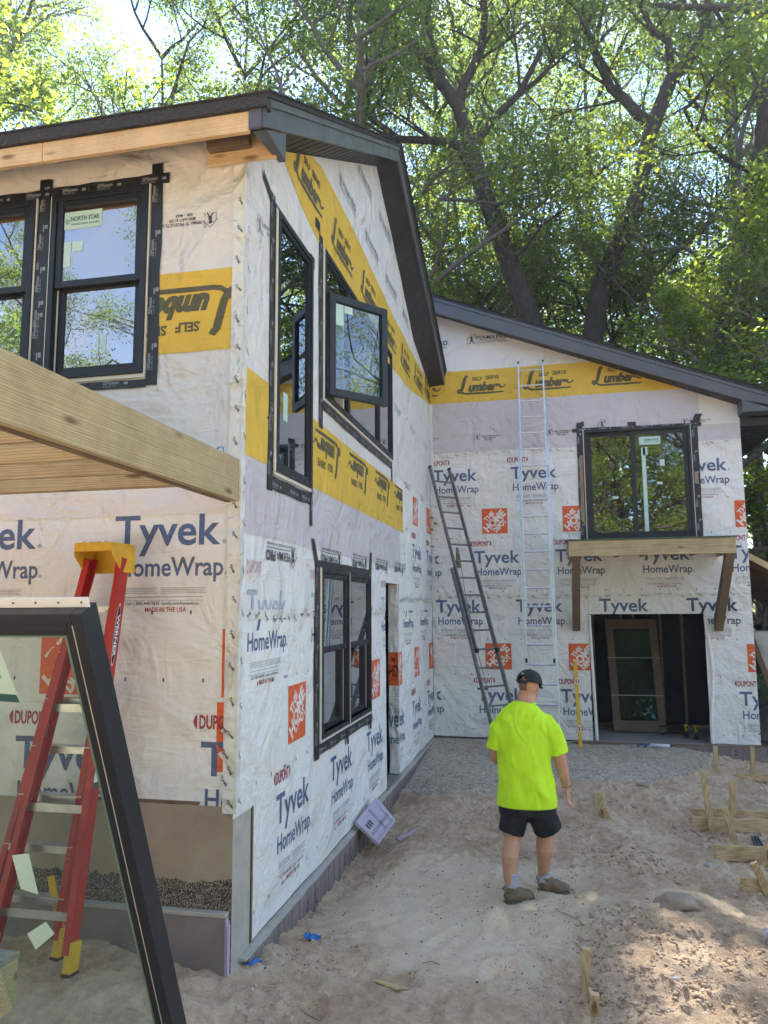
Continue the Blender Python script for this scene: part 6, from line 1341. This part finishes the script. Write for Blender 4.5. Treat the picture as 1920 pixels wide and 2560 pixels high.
# the three big leaning trunks behind the far wing
def rel(P_, o): return [tuple(Vector(p)-Vector(o)) for p in P_]
o1 = (.55, 22, .5); T1 = [(.55,22,.2),(.35,22,5),(.05,22,9.2),(-.11,22,10.2),(-.73,22,12.0),(-1.23,22,13.8),(-1.63,22,15.05),(-1.88,22,16.3),(-2.28,22,17.76),(-2.71,22.2,18.6),(-3.57,22.4,20.2),(-4.63,22.6,21.5),(-6.0,23,23.0)]
make_tree('oak_tree', rel(T1, o1), .38, [(6, 0, 2.6, .17, rel([(-2.3,21.8,16.35),(-3.03,21.6,16.47),(-4.06,21.4,16.54),(-5.0,21.2,17.3)], o1)), (7, 0, 2.8, .16, rel([(-1.5,22,16.8),(-1.08,22,17.3),(-.4,22,17.9),(.4,22,19.4)], o1)), (8, 0, 2.8, .17, rel([(-2.13,22,18.4),(-1.75,22.1,19.2),(-1.52,22.2,19.8),(-1.4,22.4,21.2),(-1.9,22.6,23.2),(-2.4,23,25)], o1)), (4, 0, 1.8, .06, rel([(-.5,21.8,12.6),(.1,21.6,13.3),(.7,21.4,13.6)], o1)), (11, 0, 2.6, .1, rel([(-5.2,22.4,23.0),(-5.0,22.2,24.8)], o1)), (9, 0, 2.2, .1, rel([(-3.2,21.9,20.6),(-3.0,21.8,22.5),(-3.4,21.8,24.5)], o1))],
    2, .105, 76, .85, L_oak, b_dark, 'large dark oak leaning left behind the ladder, forking above the roofline', 'tree', o1, seed=61, trunk_r1=.35)
o2 = (1.2, 24, .8); T2 = [(1.2,24,.3),(1.3,24,6),(1.5,24,10),(1.9,24,12.3),(3.04,24,14.8),(3.48,24,16.63),(3.74,24,17.55),(4.38,24,19.06),(5.12,24.2,19.9),(5.6,24.4,20.96),(5.9,24.6,23.0),(6.0,25,25.5)]
make_tree('oak_tree', rel(T2, o2), .37, [(6, 0, 2.6, .19, rel([(3.33,24,17.94),(2.9,24,18.6),(2.5,24,19.04),(2.1,24,20.26),(1.8,24,21.3),(1.6,24.2,22.4),(1.5,24.4,24.8)], o2)), (7, 0, 2.5, .13, rel([(4.35,24,20.4),(3.9,24,20.8),(3.6,24.2,22),(3.5,24.4,24)], o2)), (8, 0, 2.4, .10, rel([(6.2,24,20.3),(7.2,24,21.0),(8.2,24,22.5)], o2)), (9, 0, 2.4, .10, rel([(5.2,24.2,22),(5.0,24.2,24)], o2))],
    2, .105, 76, .85, L_oak, b_dark, 'big oak in the upper right whose trunk splits into a wide V', 'tree', o2, seed=71, trunk_r1=.35)
o3 = (4.1, 21, .6); T3 = [(4.1,21,.2),(4.35,21,4),(4.65,21,8.0),(5.13,21,10.3),(5.46,21,11.96),(5.92,21,13.76),(6.24,21,15.3),(6.8,21.2,18.5),(7.2,21.4,22),(7.4,21.6,25)]
make_tree('oak_tree', rel(T3, o3), .50, [(7, Vector((-.8,.3,.6)), 4.0, .14, None), (8, Vector((-.6,-.5,.5)), 3.6, .12, None), (6, Vector((.8,.2,.5)), 4, .14, None), (8, Vector((.6,.5,.8)), 3.6, .12, None), (5, Vector((-.9,-.3,.35)), 3.0, .08, None), (9, Vector((0,0,1)), 3, .12, None)],
    2, .105, 76, .95, L_map, b_dark, 'thick oak trunk rising along the right edge above the roof end', 'tree', o3, seed=81, trunk_r1=.4)
spots = [ # kind, x, y, scale, turn, label
 (0, -24.2, 24, 1.12, .4, 'tall leafy tree at the far left edge of the picture'), (0, -15.6, 24, .78, 2.0, 'dark tree left of the patch of open blue sky'), (0, -30.5, 31, 1.15, 1.0, 'tall tree behind the one at the far left edge'),
 (1, -9.4, 22, .83, .3, 'leafy tree just over the left roof edge, under the sky gap'), (1, -12.5, 22, .79, 1.9, 'dark leafy tree low over the left end of the roof'), (2, -6.6, 24.5, 1.06, .9, 'slender pale-stemmed tree right of the open blue sky'),
 (2, -5.0, 20.5, 1.08, 3.3, 'pale-stemmed tree behind the roof peak'), (1, -9.0, 34, .72, 4.0, 'dark tree beyond the roof ridge left of centre'), (0, -4.2, 30, 1.15, 5.0, 'tall tree behind the roof peak, farther back'),
 (2, -2.9, 26.5, .98, 2.4, 'thin tree with grey stems beside the gable rake'), (3, -3.0, 27, 1.0, 1.1, 'bright maple above the valley between the two roofs'), (3, 1.9, 27.5, .98, 2.2, 'bright maple over the middle of the far roof'),
 (4, 3.9, 18.6, .95, .6, 'small maple hanging over the lower right roof'), (3, 7.3, 22, .95, 3.0, 'maple right of the thick right-edge trunk'), (1, 2.2, 31, 1.05, .2, 'dark tree between the two forked oaks'), (0, -1.0, 36, 1.1, 3.9, 'tall tree far behind the leaning oak'),
 (1, 7.5, 30, 1.05, 1.2, 'dark tree behind the right-edge trunk'), (0, 11, 27, 1.1, 2.8, 'tall tree beyond the right edge'), (3, -.2, 29, 1.0, 5.5, 'maple deep in the wood behind the leaning oak'), (4, 5.9, 19.5, 1.2, 2.0, 'leafy sapling to the right of the far wing'),
 (3, 4.6, 27, 1.05, 4.4, 'maple behind the split oak'), (1, -14, 36, .7, .8, 'dark tree deep behind the left roof'), (0, 4.5, 40, 1.2, 1.7, 'tall tree in the depth of the wood, right of centre'), (1, -4, 44, 1.2, 2.9, 'tall tree in the depth of the wood, left of centre'),
 (2, 6.4, 25, 1.0, .4, 'slim pale stem right of the split oak'), (0, 13, 38, 1.2, 2.2, 'tall tree far off beyond the right corner'), (1, -33, 42, 1.2, 2.2, 'tall tree far off beyond the left edge'), (4, -3.4, 18.5, 1.0, 4.9, 'small bright maple peeping over the ridge'), (3, 9.5, 18.5, .9, 1.3, 'maple beyond the lean-to roof'), (1, -22.6, 22, 1.0, .5, 'dense dark tree at the left picture edge beside the open sky'), (0, 15, 18, .9, 3.7, 'tall tree of the wood well right of the lean-to'), (1, 18, 23, .9, 2.7, 'dark tree of the wood well right of the lean-to')]
for k, x, y, s, rz, lab in spots: plant(k, x, y, s, rz, lab)
plant(3, -20.6, 19.6, 1.95, 1.0, 'bright full maple crown at the left picture edge above the roof')
plant(0, -22.3, 24.5, 1.0, 2.2, 'dense tall tree filling the top left picture corner', zs=1.25)
# trees behind the photographer, seen in the window glass
for i, (k, x, y, s, rz, lab) in enumerate(((0, -14, -17, .72, .3, 'round tree across the clearing behind the camera, left'), (1, -7.5, -20, .66, 1.4, 'dark tree across the clearing behind the camera, middle left'), (3, -20, -13, 1.0, 2.2, 'maple behind the camera, far left'), (0, 4, -19, .8, 2.0, 'tree across the clearing behind the camera, centre'), (1, 16, -20, .85, .7, 'dark tree behind the camera, right'), (3, 26, 2, 1.2, 4.0, 'maple at the right side of the clearing'), (0, 28, 9, 1.0, 5.1, 'tall tree at the right side of the clearing'), (1, 30, -8, .9, 3.1, 'dark tree at the right side behind the camera'), (3, 22, 14, 1.25, .1, 'maple right of the far wing'), (0, -25, -22, .8, 5.5, 'tree far behind the camera on the left'), (3, 3.5, -9, 1.05, 2.6, 'maple close behind the camera'), (1, 7, -13, .8, 5.1, 'dark tree behind the camera, centre right'), (3, -1.5, -13, 1.0, .9, 'maple behind the camera, centre left'), (0, 9.5, -24, 1.0, .2, 'tall tree far behind the camera, right'), (1, 1.5, -27, .95, 4.2, 'dark tree far behind the camera, centre'))):
    o = copy_tree(protos[k]); o.location = (x, y, -.2); o.scale = (s, s, s); o.rotation_euler = (0, 0, rz); tag(o, lab, 'tree', 'trees around the clearing')
# far wood reading as one mass
n = 2600; cx = RS.uniform(-60, 60, n); cy = RS.uniform(50, 72, n); cz = RS.uniform(2, 24, n)*(1-.15*np.abs(np.sin(cx*.2)))+4
V, F = leaves(np.stack([cx, cy, cz], 1), np.full(n, 2.6), 26, .42); o = link('distant_wood', np_mesh('distant_wood', V, F), L_dk); tag(o, 'far-off mass of leafy woodland closing the view', 'woodland', None, 'stuff')
n = 4600; an = RS.uniform(math.pi*1.0, math.pi*1.86, n); ra = RS.uniform(38, 52, n); cx = ra*np.cos(an); cy = ra*np.sin(an)+2; cz = RS.uniform(0, 1, n)*(15+3*np.sin(an*7)+2*np.sin(an*17))
V, F = leaves(np.stack([cx, cy, cz], 1), np.full(n, 2.2), 26, .45); o = link('distant_wood', np_mesh('distant_wood', V, F), L_dk); tag(o, 'leafy woodland closing the far side of the clearing behind the camera', 'woodland', None, 'stuff')
# undergrowth along the wood's edge
n = 260; cx = RS.uniform(3.6, 16, n); cy = RS.uniform(18, 40, n); V, F = leaves(np.stack([cx, cy, ground_z(cx, cy, False)+.35], 1), np.full(n, .6), 60, .10, .6)
o = link('undergrowth', np_mesh('undergrowth', V, F), L_map); tag(o, 'low leafy undergrowth on the wood floor right of the house', 'undergrowth', None, 'stuff')
# gravel heap and wrapped package beyond the far corner
bm = bmesh.new(); bmesh.ops.create_grid(bm, x_segments=60, y_segments=60, size=1)
for v in bm.verts: r_ = v.co.length; v.co = Vector((4.75+v.co.x*1.35, 16.6+v.co.y*1.3, max(0, 1.15*(1-r_*1.0))-.35+.06*noise.noise(v.co*6)+.05*noise.noise(v.co*19)))
me = bpy.data.meshes.new('gravel_heap'); bm.to_mesh(me); bm.free(); m_heap = plain('pale_gravel', (.42,.41,.39), .9, .5, 26, .9, 30, dist=.03); o = link('gravel_heap', me, m_heap, None, False); tag(o, 'pale grey gravel heap beyond the right corner of the house', 'gravel heap', None, 'stuff')
pk = thing('wrapped_package', (3.75, 14.6, -.3), 'tall package in grey plastic and cardboard leaning on timber beyond the house corner', 'package')
bm = bmesh.new(); bmesh.ops.create_cube(bm, size=1); bmesh.ops.subdivide_edges(bm, edges=bm.edges[:], cuts=7, use_grid_fill=True)
for v in bm.verts: v.co = Vector((3.86+v.co.x*.62+.35*(v.co.z+.5)*-.35, 14.7+v.co.y*.4, 1.42+v.co.z*.72))+Vector((1, 1, 1))*.045*noise.noise(v.co*6)-Vector(pk.location)
me = bpy.data.meshes.new('plastic_wrapping'); bm.to_mesh(me); bm.free(); link('plastic_wrapping', me, m_cardg, pk, True)
MB().prism([(3.60, 14.46, 1.06), (4.2, 14.46, 1.0), (4.2, 14.46, .78), (3.70, 14.46, .80)], (0, .3, 0)).build('cardboard_sleeve', m_card, pk)
MB().bar((3.42, 14.42, 1.65), (3.98, 14.3, -.35), .09, .06).build('leaning_timber', W('brown', 2), pk)
MB().box(3.35, 5.2, 14.3, 14.5, -.45, -.22).build('timber_sill', W('brown', 0), pk)

# ------------------------------------------------------------------ added volume standing in for lens glare over the trees
mh = bpy.data.materials.new('veiling_glare'); mh.use_nodes = True; t = mh.node_tree; t.nodes.clear(); ou = t.nodes.new('ShaderNodeOutputMaterial'); pv = t.nodes.new('ShaderNodeVolumePrincipled')
pv.inputs['Density'].default_value = .0013; pv.inputs['Anisotropy'].default_value = .15; pv.inputs['Color'].default_value = (.93,.95,1,1); t.links.new(pv.outputs[0], ou.inputs['Volume'])
hz = MB().box(-70, 75, -70, 150, -2.2, 37).build('glare_veil', mh); tag(hz, 'thin added volume standing in for lens glare over the trees', None, None, 'stuff')
